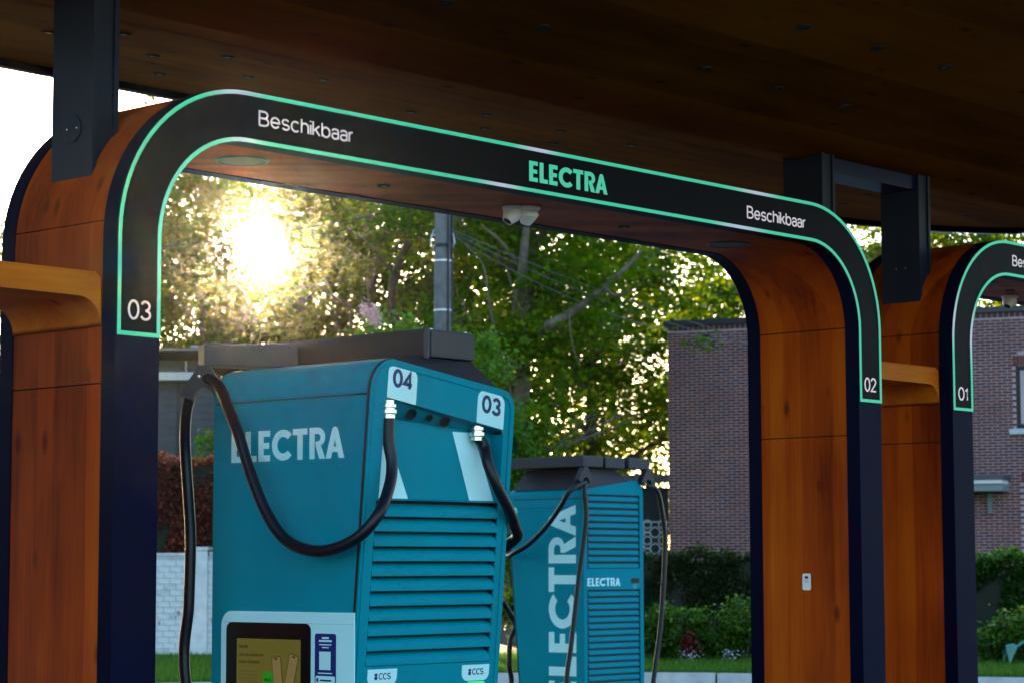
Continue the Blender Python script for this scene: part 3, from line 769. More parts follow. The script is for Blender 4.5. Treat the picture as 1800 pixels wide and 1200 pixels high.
    for (u, v, a) in ((.212, .002, 7), (.262, .024, -14)):
        Mp = S2(u, v) @ Matrix.Rotation(math.radians(a), 4, 'Z')
        ph = flat('screen_phone', [rrect(0, 0, .052, .140, .009)], .0006, Mp @ Matrix.Translation((0, 0, .0004)), tx, sc)
        flat('phone_face', [rrect(.003, .003, .049, .137, .007)], .0004, Mp @ Matrix.Translation((0, 0, .0011)), emis('phone_face', (.24, .19, .07), .6) if 'phone_face' not in MATS else MATS['phone_face'], sc)
        flat('phone_mark', [rrect(.018, .128, .034, .134, .002)], .0003, Mp @ Matrix.Translation((0, 0, .0016)), tx, sc)
        flat('phone_mark', [rrect(.008, .014, .044, .024, .002)], .0003, Mp @ Matrix.Translation((0, 0, .0016)), tx, sc)
    st = flat('help_sticker', [rrect(0, 0, .112, .205, .010)], .001, SL(.280, 1.150, .0045), plain('sticker_navy', (.008, .014, .14), .4), T)
    flat('sticker_box', [rrect(.005, .005, .107, .052, .007)], .0005, SL(.280, 1.150, .0056), M_CYAN, st)
    for u, v, w, h in ((.038, .186, .036, .007), (.022, .175, .068, .007), (.024, .163, .064, .004), (.038, .153, .036, .004), (.018, .060, .074, .004)):
        flat('sticker_line', [[(u, v), (u+w, v), (u+w, v+h), (u, v+h)]], .0004, SL(.280, 1.150, .0056), M_CYAN, st)
    flat('sticker_field', [[(.024, .074), (.084, .074), (.084, .140), (.024, .140)]], .0004, SL(.280, 1.150, .0056), M_CYAN, st)
    for u, v, w, h in ((.030, .033, .058, .006), (.030, .018, .066, .005), (.010, .030, .010, .014)):
        flat('sticker_line', [[(u, v), (u+w, v), (u+w, v+h), (u, v+h)]], .0004, SL(.280, 1.150, .0062), M_NAVYP, st)
    # right side: big upright logo and a small arrow mark
    logo(T, 'logo_letter', .300, 1.62, .0015, frame((CW+.0004, .780, .520), (0, 0, 1), (0, -1, 0)), M_CYAN)
    ar = flat('arrow_mark', [arc(0, 0, .030, 0, 348, 24)], .0012, frame((CW+.0004, .098, 2.100), (0, 1, 0), (0, 0, 1)), M_CYAN, T)
    flat('arrow', [[(-.018, 0), (-.002, .014), (-.002, .004), (.017, .004), (.017, -.004), (-.002, -.004), (-.002, -.014)]], .0006, frame((CW+.0017, .098, 2.100), (0, 1, 0), (0, 0, 1)), M_NAVYP, ar)
    for k, w in ((0, .036), (1, .044)): flat('side_print', [[(0, 0), (w, 0), (w, .012), (0, .012)]], .0008, frame((CW+.0004, .082, 2.030-.030*k), (0, 1, 0), (0, 0, 1)), plain('side_print_cyan', (.12, .36, .42), .5), T)
    # back: two louvred fields, small logo, handle
    MB = lambda u, z, off: frame((CW-u, CD+off, z), (-1, 0, 0), (0, 0, 1))
    bk = [(CW-x, z) for x, z in body_outline(.004)][::-1]
    bo = flat('back_panel', [bk, rrect(.045, 1.612, .735, 2.228, .004), rrect(.045, .36, .735, 1.440, .004)], .010, MB(0, 0, -.009), M_TEAL, T)
    me2 = me.copy(); 
    for i in range(11):
        o = link('louvre', me, None, T); o.rotation_euler = (0, 0, math.pi); o.location = (CW+.002, CD+.001, 2.223-.0558*i)
    for i in range(20):
        o = link('louvre', me, None, T); o.rotation_euler = (0, 0, math.pi); o.location = (CW+.002, CD+.001, 1.435-.0535*i)
    logo(T, 'logo_letter', .068, .425, .0015, MB(.046, 1.468, .0012), M_CYAN)
    h = flat('handle_recess', [rrect(0, 0, .105, .040, .012)], .004, MB(.615, 1.492, .0012), M_LENS, T)
    for k in range(4): flat('rating_line', [[(0, 0), (.05, 0), (.05, .005), (0, .005)]], .0008, MB(.640, 1.476-.010*k, .0012), plain('faint_print', (.10, .33, .40), .5), T)
    # dark mount and cable arms on top
    zt = 2.24
    bm = bmesh.new()
    lo = [(.13, .05, 2.33), (.745, .05, 2.272), (.745, .84, 2.272), (.13, .84, 2.33)]
    hi = [(.30, .12, 2.384+arm_dz), (.655, .12, 2.384+arm_dz), (.655, .80, 2.384+arm_dz), (.30, .80, 2.384+arm_dz)]
    vs = [bm.verts.new(q) for q in lo+hi]
    for f in ((0, 1, 5, 4), (1, 2, 6, 5), (2, 3, 7, 6), (3, 0, 4, 7), (4, 5, 6, 7), (3, 2, 1, 0)): bm.faces.new([vs[k] for k in f])
    bm_obj('arm_mount', bm, M_ARM, T)
    for a in arms:
        seg = a['path']; za, zb_ = a['z']
        prev = None
        for p, q in zip(seg[:-1], seg[1:]):
            p = Vector((*p, 0)); q = Vector((*q, 0)); d = (q-p); L = d.length; d.normalize(); nrm = Vector((-d.y, d.x, 0)); w = a['w']/2
            Mx = frame((p.x, p.y, 0), d, nrm)
            ob = box('cable_arm', (0, -w, za), (L, w, zb_), M_ARM, T, .006, Mx)
            box('arm_lid', (.012, -w+.01, zb_-.001), (L-.012, w-.01, zb_+.005), M_ARM, ob, 0, Mx)
        if a.get('hold'):
            e = Vector((*a['hold'], 0)); dirv = Vector((*a['hdir'], 0)).normalized()
            # inverted-Y cable guide, a plate with a rounded arch below
            O2 = [(-.022, 0), (.022, 0), (.036, -.026), (.086, -.098), (.088, -.118), (.044, -.138)] + arc(0, -.128, .040, 5, 175, 10) + [(-.044, -.138), (-.088, -.118), (-.086, -.098), (-.036, -.026)]
            gd = flat('cable_guide', [O2], .054, frame((e.x, e.y, za), dirv, (0, 0, 1)) @ Matrix.Translation((0, 0, -.027)), M_ARM, T)
            for sx in (-.018, .018): lathe('bolt', [(0, .004), (.005, .003), (.006, 0)], M_GLAND, gd, frame((e.x, e.y, za-.048), dirv, (0, 0, 1)) @ Matrix.Translation((sx, .005, .0275)), 8)
    if arms[0].get('hinge'):
        hx_, hy_ = arms[0]['hinge']; za, zb_ = arms[0]['z']
        lathe('hinge_pin', [(0, zb_+.008), (.013, zb_+.008), (.013, za-.006), (0, za-.006)], M_ARM, T, Matrix.Translation((hx_+.016, hy_+.006, 0)), 14)
        box('end_plate', (hx_+.036, hy_-.004, za+.002), (hx_+.274, hy_+.004, zb_-.006), M_ARM, T, .002)
        for bx_ in (.06, .25): lathe('bolt', [(0, zb_+.010), (.006, zb_+.009), (.007, zb_+.004)], M_GLAND, T, Matrix.Translation((hx_+bx_, hy_+.02, 0)), 8)
    # base
    box('plinth', (.03, .17, 0), (CW-.03, CD-.03, .08), M_DARK, T)
    return T
C1 = (5.853, 6.0, 0)
C2P = (14.63, 12.48)
ch1 = build_charger('charging_station', 'nearest teal charging station with plates 04 and 03 and a touch screen', C1, 0, ('04', '03'), 0.0,
    [dict(path=[(.515, .10), (.515, 1.05)], w=.276, z=(2.384, 2.485), hinge=(.377, .10)),
     dict(path=[(.36, .80), (.02, .965)], w=.10, z=(2.375, 2.460), hold=(.004, .925), hdir=(.672, -.741))])
ch2 = build_charger('charging_station', 'farther teal charging station with upright lettering, seen from its back', (C2P[0]+CW, C2P[1]+CD, -.04), math.pi, ('02', '01'), .06,
    [dict(path=[(.70, .06), (.70, .90)], w=.26, z=(2.452, 2.540), hold=(.80, .885), hdir=(1, 0)),
     dict(path=[(.40, .10), (.40, .89)], w=.25, z=(2.450, 2.536)),
     dict(path=[(.09, .06), (.09, .90)], w=.28, z=(2.452, 2.540), hold=(-.02, .885), hdir=(1, 0))])

# charging cables: glands at the front panel, slack loops, guides and the drop to the ground
def cable(name, label, path, r, gl=None):
    P = catmull(path, 10); b = P[0]
    T = thing(name, label, 'cable', (b.x, b.y, b.z), 0, 'black charging cables')
    tube('hose', [p-b for p in P], r, M_RUB, T, 12)
    if gl:
        g0 = Vector(gl)-b
        Mg = Matrix.Translation(g0)
        g = lathe('gland', [(.0, .018), (.020, .018), (.020, .004), (.028, .003), (.028, -.008), (.022, -.010), (.022, -.016), (.030, -.017), (.030, -.030), (.024, -.034), (.024, -.048), (.0, -.048)], M_GLAND, T, Mg, 14)
def A_(px, py, **k): return at(px, py, **k)
gl = Vector((5.950, 6.004, 2.182))
cable('charging_cable', 'thick black cable looping from socket 04 across the side of the nearest charger', [
    gl-Vector((0, 0, .03)), A_(683, 775, y=6.005), A_(689, 815, y=5.99), A_(684, 855, y=5.97), A_(664, 905, y=5.945), A_(622, 948, x=5.790), A_(562, 968, x=5.765), A_(505, 950, x=5.755),
    A_(468, 900, x=5.750), A_(440, 830, x=5.755), A_(420, 765, x=5.765), A_(403, 722, x=5.785), A_(391, 690, x=5.82), A_(381, 674, x=5.84), A_(363, 665, x=5.855), A_(345, 676, x=5.85), A_(335, 695, x=5.835), A_(327, 735, x=5.80), A_(326, 790, x=5.755), A_(331, 870, x=5.745),
    A_(335, 950, x=5.735), A_(332, 1060, x=5.730), A_(327, 1200, x=5.725), Vector((5.72, 6.63, .55)), Vector((5.74, 6.55, .32)), Vector((5.80, 6.40, .55))], .0215, gl)
gl = Vector((6.462, 6.044, 2.122))
cable('charging_cable', 'thick black cable hanging from socket 03 of the nearest charger', [
    gl-Vector((0, 0, .03)), A_(851, 785, y=6.03), A_(858, 815, y=6.00), A_(874, 855, y=5.98), A_(892, 890, y=5.99), A_(903, 920, y=6.03), A_(904, 948, y=6.12),
    Vector((6.70, 6.30, 1.62)), Vector((6.70, 6.55, 1.75)), Vector((6.70, 6.9, 2.1)), Vector((6.62, 7.0, 2.40))], .0215, gl)
ox, oy = C2P
g2 = Vector((ox-.02, oy-.02, 2.30))
def B_(px, py, y): return at(px, py, y=y)
cable('charging_cable', 'black cable swinging left from the near guide of the farther charger', [
    Vector((ox-.02, oy-.035, 2.285)), B_(1002, 862, oy-.05), B_(985, 890, oy+.05), B_(960, 925, oy+.25), B_(930, 955, oy+.45), B_(905, 970, oy+.6), Vector((ox-.09, oy+.78, 1.70)), Vector((ox+.0, oy+.95, 1.95)), Vector((ox+.15, oy+.98, 2.08))], .021)
cable('charging_cable', 'black cable dropping straight from the near guide of the farther charger', [
    Vector((ox-.02, oy-.035, 2.285)), B_(1027, 862, oy-.05), B_(1030, 905, oy-.06), B_(1026, 950, oy-.07), B_(1018, 1010, oy-.08), B_(1010, 1080, oy-.10), B_(1003, 1140, oy-.11), B_(996, 1200, oy-.12), Vector((ox-.30, oy-.10, .30)), Vector((ox-.22, oy-.02, .22))], .021)
cable('charging_cable', 'black cable hanging right of the farther charger from its far guide', [
    Vector((ox+.80, oy-.03, 2.275)), B_(1155, 862, oy-.05), B_(1164, 900, oy-.05), B_(1169, 950, oy-.05), B_(1166, 1030, oy-.05), B_(1160, 1110, oy-.05), B_(1148, 1200, oy-.05), Vector((ox+.86, oy+.0, .30)), Vector((ox+.80, oy+.08, .22))], .021)
cable('charging_cable', 'short drooping cable seen between the two chargers', [
    Vector((ox+.1, oy+1.0, 1.3)), B_(905, 1096, oy+.95), B_(897, 1125, oy+.93), B_(895, 1165, oy+.92), B_(898, 1205, oy+.92), Vector((ox-.02, oy+.95, .3)), Vector((ox+.05, oy+.98, .45))], .022)

# ------------------------------------------------------------------ background: wall, house, brick building
M_BRICKW = plain('painted_brick', (.58, .60, .63), .8, 0, .3, .12, 7, .4, 60)
M_MORTW = plain('painted_mortar', (.40, .41, .43), .9, 0, .2, .15, 5)
def brick_wall(parent, o, u, w, h, bl, bh, joint, mats, mort, nmax, thick=.012, skip=None, z0=0., name='brick', pick=None):
    """running bond on the face at o along u, facing u x z reversed; nearest nmax are parts, the rest one joined part"""
    u = Vector(u).normalized(); nrm = u.cross(Vector((0, 0, 1)))          # outward (towards the viewer)
    Mf = frame(o, u, (0, 0, 1))
    base = bpy.data.meshes.new(name)
    hx, hz = (bl-joint)/2, (bh-joint)/2; c = min(.004, hz*.25)
    def verts(hx): return [(-hx, -hz, 0), (hx, -hz, 0), (hx, hz, 0), (-hx, hz, 0), (-hx+c, -hz+c, thick), (hx-c, -hz+c, thick), (hx-c, hz-c, thick), (-hx+c, hz-c, thick)]
    FC = [(4, 5, 6, 7), (0, 1, 5, 4), (1, 2, 6, 5), (2, 3, 7, 6), (3, 0, 4, 7)]
    cells = []
    for j in range(int(h/bh)):
        off = 0 if j % 2 else bl/2
        k = -1
        while True:
            a = off+k*bl; k += 1
            if a >= w-.02: break
            x0, x1 = max(a, 0), min(a+bl, w)
            if x1-x0 < .05: continue
            cx, cz = (x0+x1)/2, z0+(j+.5)*bh
            if skip and skip(cx, cz): continue
            cells.append((cx, cz, (x1-x0-joint)/2))
    if pick: cells.sort(key=lambda q: pick(q[0], q[1]))
    protos = {}
    for cx, cz, hh in cells[:nmax]:
        mi = random.randrange(len(mats)); key = (mi, round(hh, 3))
        if key not in protos:
            m = bpy.data.meshes.new(name); m.from_pydata(verts(hh), [], FC); m.update(); m.materials.append(mats[mi]); protos[key] = m
        ob = bpy.data.objects.new(name, protos[key]); COL.objects.link(ob); ob.parent = parent
        ob.matrix_local = Mf @ Matrix.Translation((cx, cz, random.uniform(-.003, .002)))
    rest = cells[nmax:]
    if rest:
        V = []; F = []; mi = []
        for cx, cz, hh in rest:
            b = len(V); dz = random.uniform(-.003, .002)
            V += [Mf @ Vector((x+cx, y+cz, z+dz)) for x, y, z in verts(hh)]
            F += [tuple(b+i for i in f) for f in FC]; mi += [random.randrange(len(mats))]*5
        m = bpy.data.meshes.new('brickwork'); m.from_pydata(V, [], F); m.update()
        for mm in mats: m.materials.append(mm)
        m.polygons.foreach_set('material_index', mi)
        ob = bpy.data.objects.new('brickwork', m); COL.objects.link(ob); ob.parent = parent; ob['kind'] = 'stuff'

# white garden wall on the left
wl = bgp(120, 39.6, .125); wr = bgp(480, 39.0, .125); uu = (wr-wl); uu.z = 0; Lw = uu.length; uu.normalize()
GW = thing('garden_wall', 'white painted brick garden wall behind the nearest charger, topped by copper hedge', 'wall', wl)
nv = uu.cross(Vector((0, 0, 1)))
def lb(n, a0, a1, d0, d1, z0, z1, m, par, bev=0): return box(n, (a0, z0, -d1), (a1, z1, -d0), m, par, bev, frame((0, 0, 0), uu, (0, 0, 1)))
lb('wall_core', 0, Lw, 0, .22, 0, 1.66, M_MORTW, GW)
M_BW2 = plain('painted_brick_worn', (.50, .52, .54), .85, 0, .3, .25, 9, .4, 60); M_BW3 = plain('painted_brick_bare', (.34, .20, .17), .9, 0, .2, .3, 12)
pier_a = (bgp(333, 39.3)-wl).dot(uu)
brick_wall(GW, (0, 0, 0), uu, Lw, 1.66, .215, .0985, .008, [M_BRICKW]*7+[M_BW2, M_BRICKW], M_MORTW, 300, .012, pick=lambda x, z: abs(x-pier_a))
lb('pier', pier_a, pier_a+.36, -.05, .0, 0, 1.74, M_BRICKW, GW, .01)
for q in range(17): lb('pier_course', pier_a-.002, pier_a+.362, -.058, -.045, q*.1+.006, q*.1+.096, M_BRICKW, GW, .003)
lb('coping', 0, pier_a-.02, -.02, .24, 1.66, 1.70, M_BW2, GW, .01); lb('coping', pier_a-.02, pier_a+.38, -.075, .24, 1.742, 1.80, M_BW2, GW, .01); lb('coping', pier_a+.38, Lw, -.02, .24, 1.662, 1.72, M_BW2, GW, .01)
for a, z, s in ((pier_a-.17, .66, .05), (pier_a-.21, .60, .03), (pier_a+.06, 1.58, .06), (pier_a-.5, .5, .04), (pier_a+.42, .52, .07)):
    lb('bare_patch', a, a+s, -.0615 if a >= pier_a and a < pier_a+.36 else -.0135, 0, z, z+s*1.4, M_BW3, GW, .004)

# grey house far left
M_HW = plain('house_grey', (.055, .055, .065), .85, 0, .3, .15, 3, .2, 20); M_HT = plain('house_trim', (.30, .31, .34), .6); M_HR = plain('house_roof', (.035, .033, .035), .8, 0, .3, .2, 4)
hd = 45.0
hl = bgp(60, hd, .125); HS = thing('house', 'dark grey house with a pale gutter and flat upper roof, far left', 'house', hl)
hu = S.copy()
def hx(px): return (px-60)/FPX*hd
def hz(py): return 1.6-.125+(993-py)/FPX*hd
def hb(n, p0, p1, y0, y1, d0, d1, m, par=None, bev=0): return box(n, (hx(p0), hz(y1) if y1 else 0, -d1), (hx(p1), hz(y0), -d0), m, par or HS, bev, frame((0, 0, 0), hu, (0, 0, 1)))
hb('wall', 62, 384, 668, None, 0, 6, M_HW)
for q in range(14): hb('wall_board', 62, 384, 672+q*13.0, 672+q*13.0+11.6, -.02, .0, M_HW)
hb('gutter', 55, 346, 655, 669, -.35, .0, M_HT, None, .02)
hb('corner_board', 310, 314, 671, 822, -.05, -.021, M_HR)
hb('plinth', 62, 384, 826, None, -.06, -.021, plain('plinth_grey', (.10, .10, .12), .8))
# pitched lower roof strip, set back upper storey with overhanging flat roof
V = [Mv_ for Mv_ in [frame((0, 0, 0), hu, (0, 0, 1)) @ Vector(q) for q in ((hx(50), hz(655), .3), (hx(330), hz(655), .3), (hx(296), hz(630), -1.4), (hx(50), hz(600), -1.4), (hx(50), hz(656.5), .3), (hx(330), hz(656.5), .3))]]
mesh('lean_roof', V, [(0, 1, 2, 3), (0, 4, 5, 1)], M_HR, HS)
hb('upper_wall', 100, 330, 622, 652, 1.2, 5, M_HW)
hb('window_post', 309, 311.5, 624, 652, 1.10, 1.19, M_HT)
ur = hb('upper_roof', 60, 353, 605, 613, .5, 6, M_HR, None, .02)
hb('roof_edge', 58, 355, 607, 610, .44, .52, plain('edge_brown', (.16, .13, .11), .7), ur)
hb('chimney', 305, 319, 586, 604.5, 2.2, 3, plain('chimney_grey', (.20, .20, .23), .8))

# brick building
bmats = [plain('brick_%d' % i, c, .85, 0, .25, .15, 9) for i, c in enumerate(((.125, .036, .036), (.100, .030, .034), (.155, .048, .042), (.075, .030, .040), (.118, .034, .028)))]
M_MORT = plain('mortar', (.37, .29, .315), .9, 0, .2, .18, 1.2)
p0 = bgp(1175, 50.6, .125); p1 = bgp(2050, 46.6, .125)
bu = (p1-p0); bu.z = 0; Lb = bu.length; bu.normalize()
BB = thing('brick_building', 'red brick building with pale joints and flat dark roof edge, right background', 'building', p0)
Mb = frame((0, 0, 0), bu, (0, 0, 1))
HB = 6.68
def bb(n, a0, a1, z0, z1, d0, d1, m, par=None, bev=0): return box(n, (a0, z0, d0), (a1, z1, d1), m, par or BB, bev, Mb)   # d positive towards the viewer
bb('mortar_wall', 0, Lb, 0, HB, -8, 0, M_MORT)
def bwx(px):      # distance along the wall seen in column px
    k = (px-900)/FPX; a = p0; # solve (a + t bu).S = k (a + t bu).H
    return (k*a.dot(H)-a.dot(S))/(bu.dot(S)-k*bu.dot(H))
def bwz(px, py): 
    t = bwx(px); d = (p0+bu*t).dot(H); return 1.6-.125+(993-py)/FPX*d
wx0, wx1 = bwx(1788), bwx(1880); wz0, wz1 = bwz(1795, 755), bwz(1795, 645)
gx0, gx1 = bwx(1799), bwx(1890); gz1 = bwz(1799, 850)
skip = lambda x, z: (wx0-.02 < x < wx1+.02 and wz0-.02 < z < wz1+.30) or (gx0-.05 < x < gx1 and z < gz1)
bright_px = lambda x, z: 0 if (bwx(1712) < x < bwx(1800) and bwz(1750, 980) < z) else (1 if (0 < x < bwx(1312) and z > 2.0) else 2)
brick_wall(BB, (0, 0, 0), bu, Lb, HB-.14, .220, .0615, .0145, bmats, M_MORT, 300, .012, skip, pick=lambda x, z: (bright_px(x, z), -z))
# soldier course dots and dark coping
for k in range(int(Lb/.110)):
    pass
sold = bpy.data.meshes.new('header_brick'); hv = [(-.046, 0, 0), (.046, 0, 0), (.046, .10, 0), (-.046, .10, 0), (-.043, .003, .03), (.043, .003, .03), (.043, .097, .03), (-.043, .097, .03)]
sold.from_pydata(hv, [], [(4, 5, 6, 7), (0, 1, 5, 4), (1, 2, 6, 5), (2, 3, 7, 6), (3, 0, 4, 7)]); sold.materials.append(bmats[3]); sold.update()
for k in range(int(Lb/.118)):
    ob = bpy.data.objects.new('header_brick', sold); COL.objects.link(ob); ob.parent = BB; ob.matrix_local = Mb @ Matrix.Translation((.06+k*.118, HB-.125, .001))
bb('roof_coping', -.08, Lb, HB-.02, HB+.10, -8.1, .09, plain('coping_dark', (.012, .014, .022), .5))
bb('vent_brick', bwx(1236), bwx(1251), HB-.30, HB-.22, .0135, .016, M_DARK)
# windows
def window(x0, x1, z0, z1, glow):
    f = bb('window', x0, x1, z0, z1, -.10, -.02, M_DARK)
    for (a, b, c, d) in ((x0, x0+.09, z0, z1), (x1-.09, x1, z0, z1), (x0+.09, x1-.09, z1-.09, z1), (x0+.09, x1-.09, z0, z0+.09)): bb('window_frame', a, b, c, d, -.03, .004, M_DARK, f)
    bb('pane', x0+.09, x1-.09, z0+.09, z1-.09, -.022, -.016, glow, f)
    bb('sill', x0-.14, x1+.14, z0-.12, z0-.01, -.05, .09, plain('sill_stone', (.42, .45, .48), .7), f, .006)
    for k in range(int((x1-x0+.1)/.07)): bb('lintel_brick', x0-.05+k*.07, x0-.05+k*.07+.060, z1+.01, z1+.22, .001, .013, bmats[k % 4], f)
window(wx0, wx1, wz0, wz1, emis('pane_reflection', (1, .93, .70), .75, (.2, .2, .2)))  # bright reflection put into the first pane as its own glow
window(gx0, gx1, .5, gz1, plain('dark_glass', (.01, .012, .016), .08))
# door canopy with bracket
ax0, ax1 = bwx(1690), bwx(1771); az = bwz(1740, 852)
cn = bb('door_canopy', ax0, ax1, az-.02, az+.06, .014, .75, plain('canopy_white', (.62, .64, .68), .5), None, .006)
bb('canopy_roof', ax0-.02, ax1+.04, az+.0615, az+.16, .014, .80, plain('canopy_lead', (.05, .055, .075), .6), cn, .004)
bb('canopy_board', ax0, ax1+.02, az-.17, az-.022, .014, .70, plain('canopy_grey', (.16, .19, .21), .6), cn, .004)
for a in (ax1-.42, ax0+.15): bb('bracket', a, a+.09, az-.62, az-.172, .014, .12, plain('bracket_grey', (.13, .15, .15), .7), cn, .006)

# ornamental screen wall and dark shed between the farther charger and the brick building
sd = 54.0
so_ = bgp(1090, sd, .125)
SH = thing('garden_shed', 'dark blue-grey shed wall seen beside the brick building', 'shed', so_)
def sx(px): return (px-1090)/FPX*sd
def szz(py): return 1.6-.125+(993-py)/FPX*sd
Ms = frame((0, 0, 0), S, (0, 0, 1))
M_SHED = plain('shed_blue', (.020, .040, .055), .7, 0, .3, .2, 3)
box('wall', (0, 0, -2.), (sx(1173), szz(862), 0), M_SHED, SH, 0, Ms)
for k in range(9): box('shed_board', (k*.107+.004, 0, .001), (k*.107+.100, szz(863), .014), M_SHED, SH, .003, Ms)
box('flat_roof', (-.1, szz(861.5), -2.1), (sx(1176), szz(858), .1), M_HR, SH, 0, Ms)
box('carport_beam', (-.1, szz(848), -.3), (sx(1190), szz(834), -.1), plain('beam_grey', (.13, .14, .17), .7), SH, 0, Ms)
box('carport_post', (.05, szz(858), -.28), (.15, szz(848.2), -.12), M_HR, SH, 0, Ms)
lo_ = bgp(1090, 51.8, .125)
LW = thing('screen_wall', 'pale ornamental screen of circles and crosses above the clipped hedge', 'screen wall', lo_)
def lx(px): return (px-1090)/FPX*51.8
def lz(py): return 1.6-.125+(993-py)/FPX*51.8
M_LAT = plain('screen_concrete', (.42, .44, .48), .85)
cell = lx(1163)-lx(1136); z1 = lz(916.5)
bm_meshes = {}
def ring2(r0, r1, n=20): return [arc(0, 0, r1, 0, 360-360/n, n-1), arc(0, 0, r0, 0, 360-360/n, n-1)]
ncol = 4; nrow = 3
for i in range(ncol):
    for j in range(nrow):
        cx = lx(1149.5)+(i-1)*cell; cz = z1-.03-cell*.62-(j*cell*1.05)
        Mq = Ms @ Matrix.Translation((cx, cz, 0))
        blk = flat('screen_block', ring2(cell*.28, cell*.37), .08, Mq, M_LAT, LW)
        for sgx in (-1, 1):
            for sgz in (-1, 1):
                flat('screen_arc', [arc(sgx*cell*.5, sgz*cell*.525, cell*.30, 0, 342, 19), arc(sgx*cell*.5, sgz*cell*.525, cell*.22, 0, 342, 19)], .078, Mq @ Matrix.Translation((0, 0, .001)), M_LAT, blk) if (sgx, sgz) == (1, 1) or i == 0 and sgx < 0 and sgz > 0 else None
        for sgx in (-1, 1): flat('screen_link', [[(sgx*cell*.36-.012 if 0 else min(sgx*cell*.36, sgx*cell*.5), -.020), (max(sgx*cell*.36, sgx*cell*.5), -.020), (max(sgx*cell*.36, sgx*cell*.5), .020), (min(sgx*cell*.36, sgx*cell*.5), .020)]], .076, Mq @ Matrix.Translation((0, 0, .002)), M_LAT, blk)
box('top_rail', (lx(1100), z1-.03, -.01), (lx(1190), z1, .09), M_LAT, LW, .004, Ms)
box('wall_base', (lx(1100), 0, -.02), (lx(1190), z1-.03-cell*.62-2.6*cell, .10), M_LAT, LW, 0, Ms)
for px in (1104, 1186): box('end_post', (lx(px)-.06, 0, -.03), (lx(px)+.06, z1+.02, .12), M_LAT, LW, .004, Ms)

# utility pole with clamps
pd = 40.0
pb = bgp(777.5, pd, .125)
UP = thing('utility_pole', 'grey concrete utility pole with metal clamps behind the nearest charger', 'utility pole', pb)
M_CONC = plain('pole_concrete', (.115, .115, .12), .85, 0, .3, .25, 6, .3, 40)
def pz(py): return 1.6-.125+(993-py)/FPX*pd
lathe('shaft', [(0, 0), (.158, 0), (.150, pz(500)), (.148, pz(455)), (.140, pz(453)), (.120, 10.5), (0, 10.5)], M_CONC, UP, None, 20)
for py in (457, 545): lathe('band', [(.150, pz(py)-.014), (.158, pz(py)-.014), (.158, pz(py)+.014), (.150, pz(py)+.014)], plain('band_metal', (.48, .48, .50), .4, .7), UP, None, 24)
tube('riser_cable', [Vector((S*.155)+Vector((0, 0, z))) for z in (.0, 3, 6, 10.3)], .028, M_RUB, UP, 8)
tube('riser_cable', [Vector((S*.10-H*.135)+Vector((0, 0, z))) for z in (.0, 3, 6, 10.3)], .018, M_RUB, UP, 8)
for sg in (-1, 1):
    b = S*sg*.15
    cl = tube('clamp', [b+Vector((0, 0, pz(440))), S*sg*.205+Vector((0, 0, pz(424))), S*sg*.19+Vector((0, 0, pz(412))), b*.96+Vector((0, 0, pz(400)))], .014, plain('band_metal', (.48, .48, .50), .4, .7), UP, 6)
lathe('band', [(.145, pz(430)-.03), (.156, pz(430)-.03), (.156, pz(430)+.03), (.145, pz(430)+.03)], M_RUB, UP, None, 24)
# overhead wires
M_WIRE = plain('wire', (.10, .11, .12), .5)
def wire(label, a, b, sag, r=.006, m=None):
    P = [a.lerp(b, t)-Vector((0, 0, sag*4*t*(1-t))) for t in np.linspace(0, 1, 25)]
    T = thing('overhead_wire', label, 'wire', a, 0, 'overhead wires'); tube('strand', [p-a for p in P], r, m or M_WIRE, T, 5)
wp = lambda py, dx=0.: bgp(793+dx, pd-.1, .125+pz(py))
wire('upper of three pale wires from the pole down to the brick building', wp(402), at(1330, 600, d=47.0), .12)
wire('middle of three pale wires from the pole down to the brick building', wp(407), at(1330, 607, d=47.0), .22)
wire('lowest of three pale wires from the pole down to the brick building', wp(412), at(1330, 603, d=47.0), .42)
wire('thin dark wire rising from behind the arch leg to the pole', at(240, 438, d=38), wp(350, -20), .10, .007, M_RUB)
wire('thin wire above the farther hedge on the right, under the canopy edge', at(1480, 401, d=36), at(1900, 409, d=36), .05, .007)

# ------------------------------------------------------------------ vegetation
G1 = leafmat('leaf_green', [(0, (.014, .048, .002)), (.45, (.044, .108, .003)), (.8, (.110, .165, .005)), (1, (.20, .19, .010))], .6)
G2 = leafmat('leaf_warm', [(0, (.022, .042, .006)), (.45, (.055, .085, .010)), (.85, (.13, .12, .018)), (1, (.24, .10, .025))], .5)
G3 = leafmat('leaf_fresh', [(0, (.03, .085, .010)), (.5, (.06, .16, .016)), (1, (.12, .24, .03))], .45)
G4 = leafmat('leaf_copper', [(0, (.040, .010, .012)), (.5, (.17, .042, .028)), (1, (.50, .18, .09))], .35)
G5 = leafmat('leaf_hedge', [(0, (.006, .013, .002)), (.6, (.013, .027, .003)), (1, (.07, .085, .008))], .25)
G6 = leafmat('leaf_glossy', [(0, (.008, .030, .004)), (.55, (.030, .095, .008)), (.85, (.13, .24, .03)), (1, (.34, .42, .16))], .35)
G7 = leafmat('petal_lilac', [(0, (.34, .24, .46)), (1, (.60, .46, .68))], .3)
GG = leafmat('grass_blade', [(0, (.02, .07, .008)), (1, (.07, .17, .02))], .4)
M_BARK = plain('bark', (.13, .10, .075), .9, 0, .2, .35, 7, .6, 25)
M_BARKL = plain('bark_pale', (.17, .145, .12), .9, 0, .2, .3, 9, .4, 30)
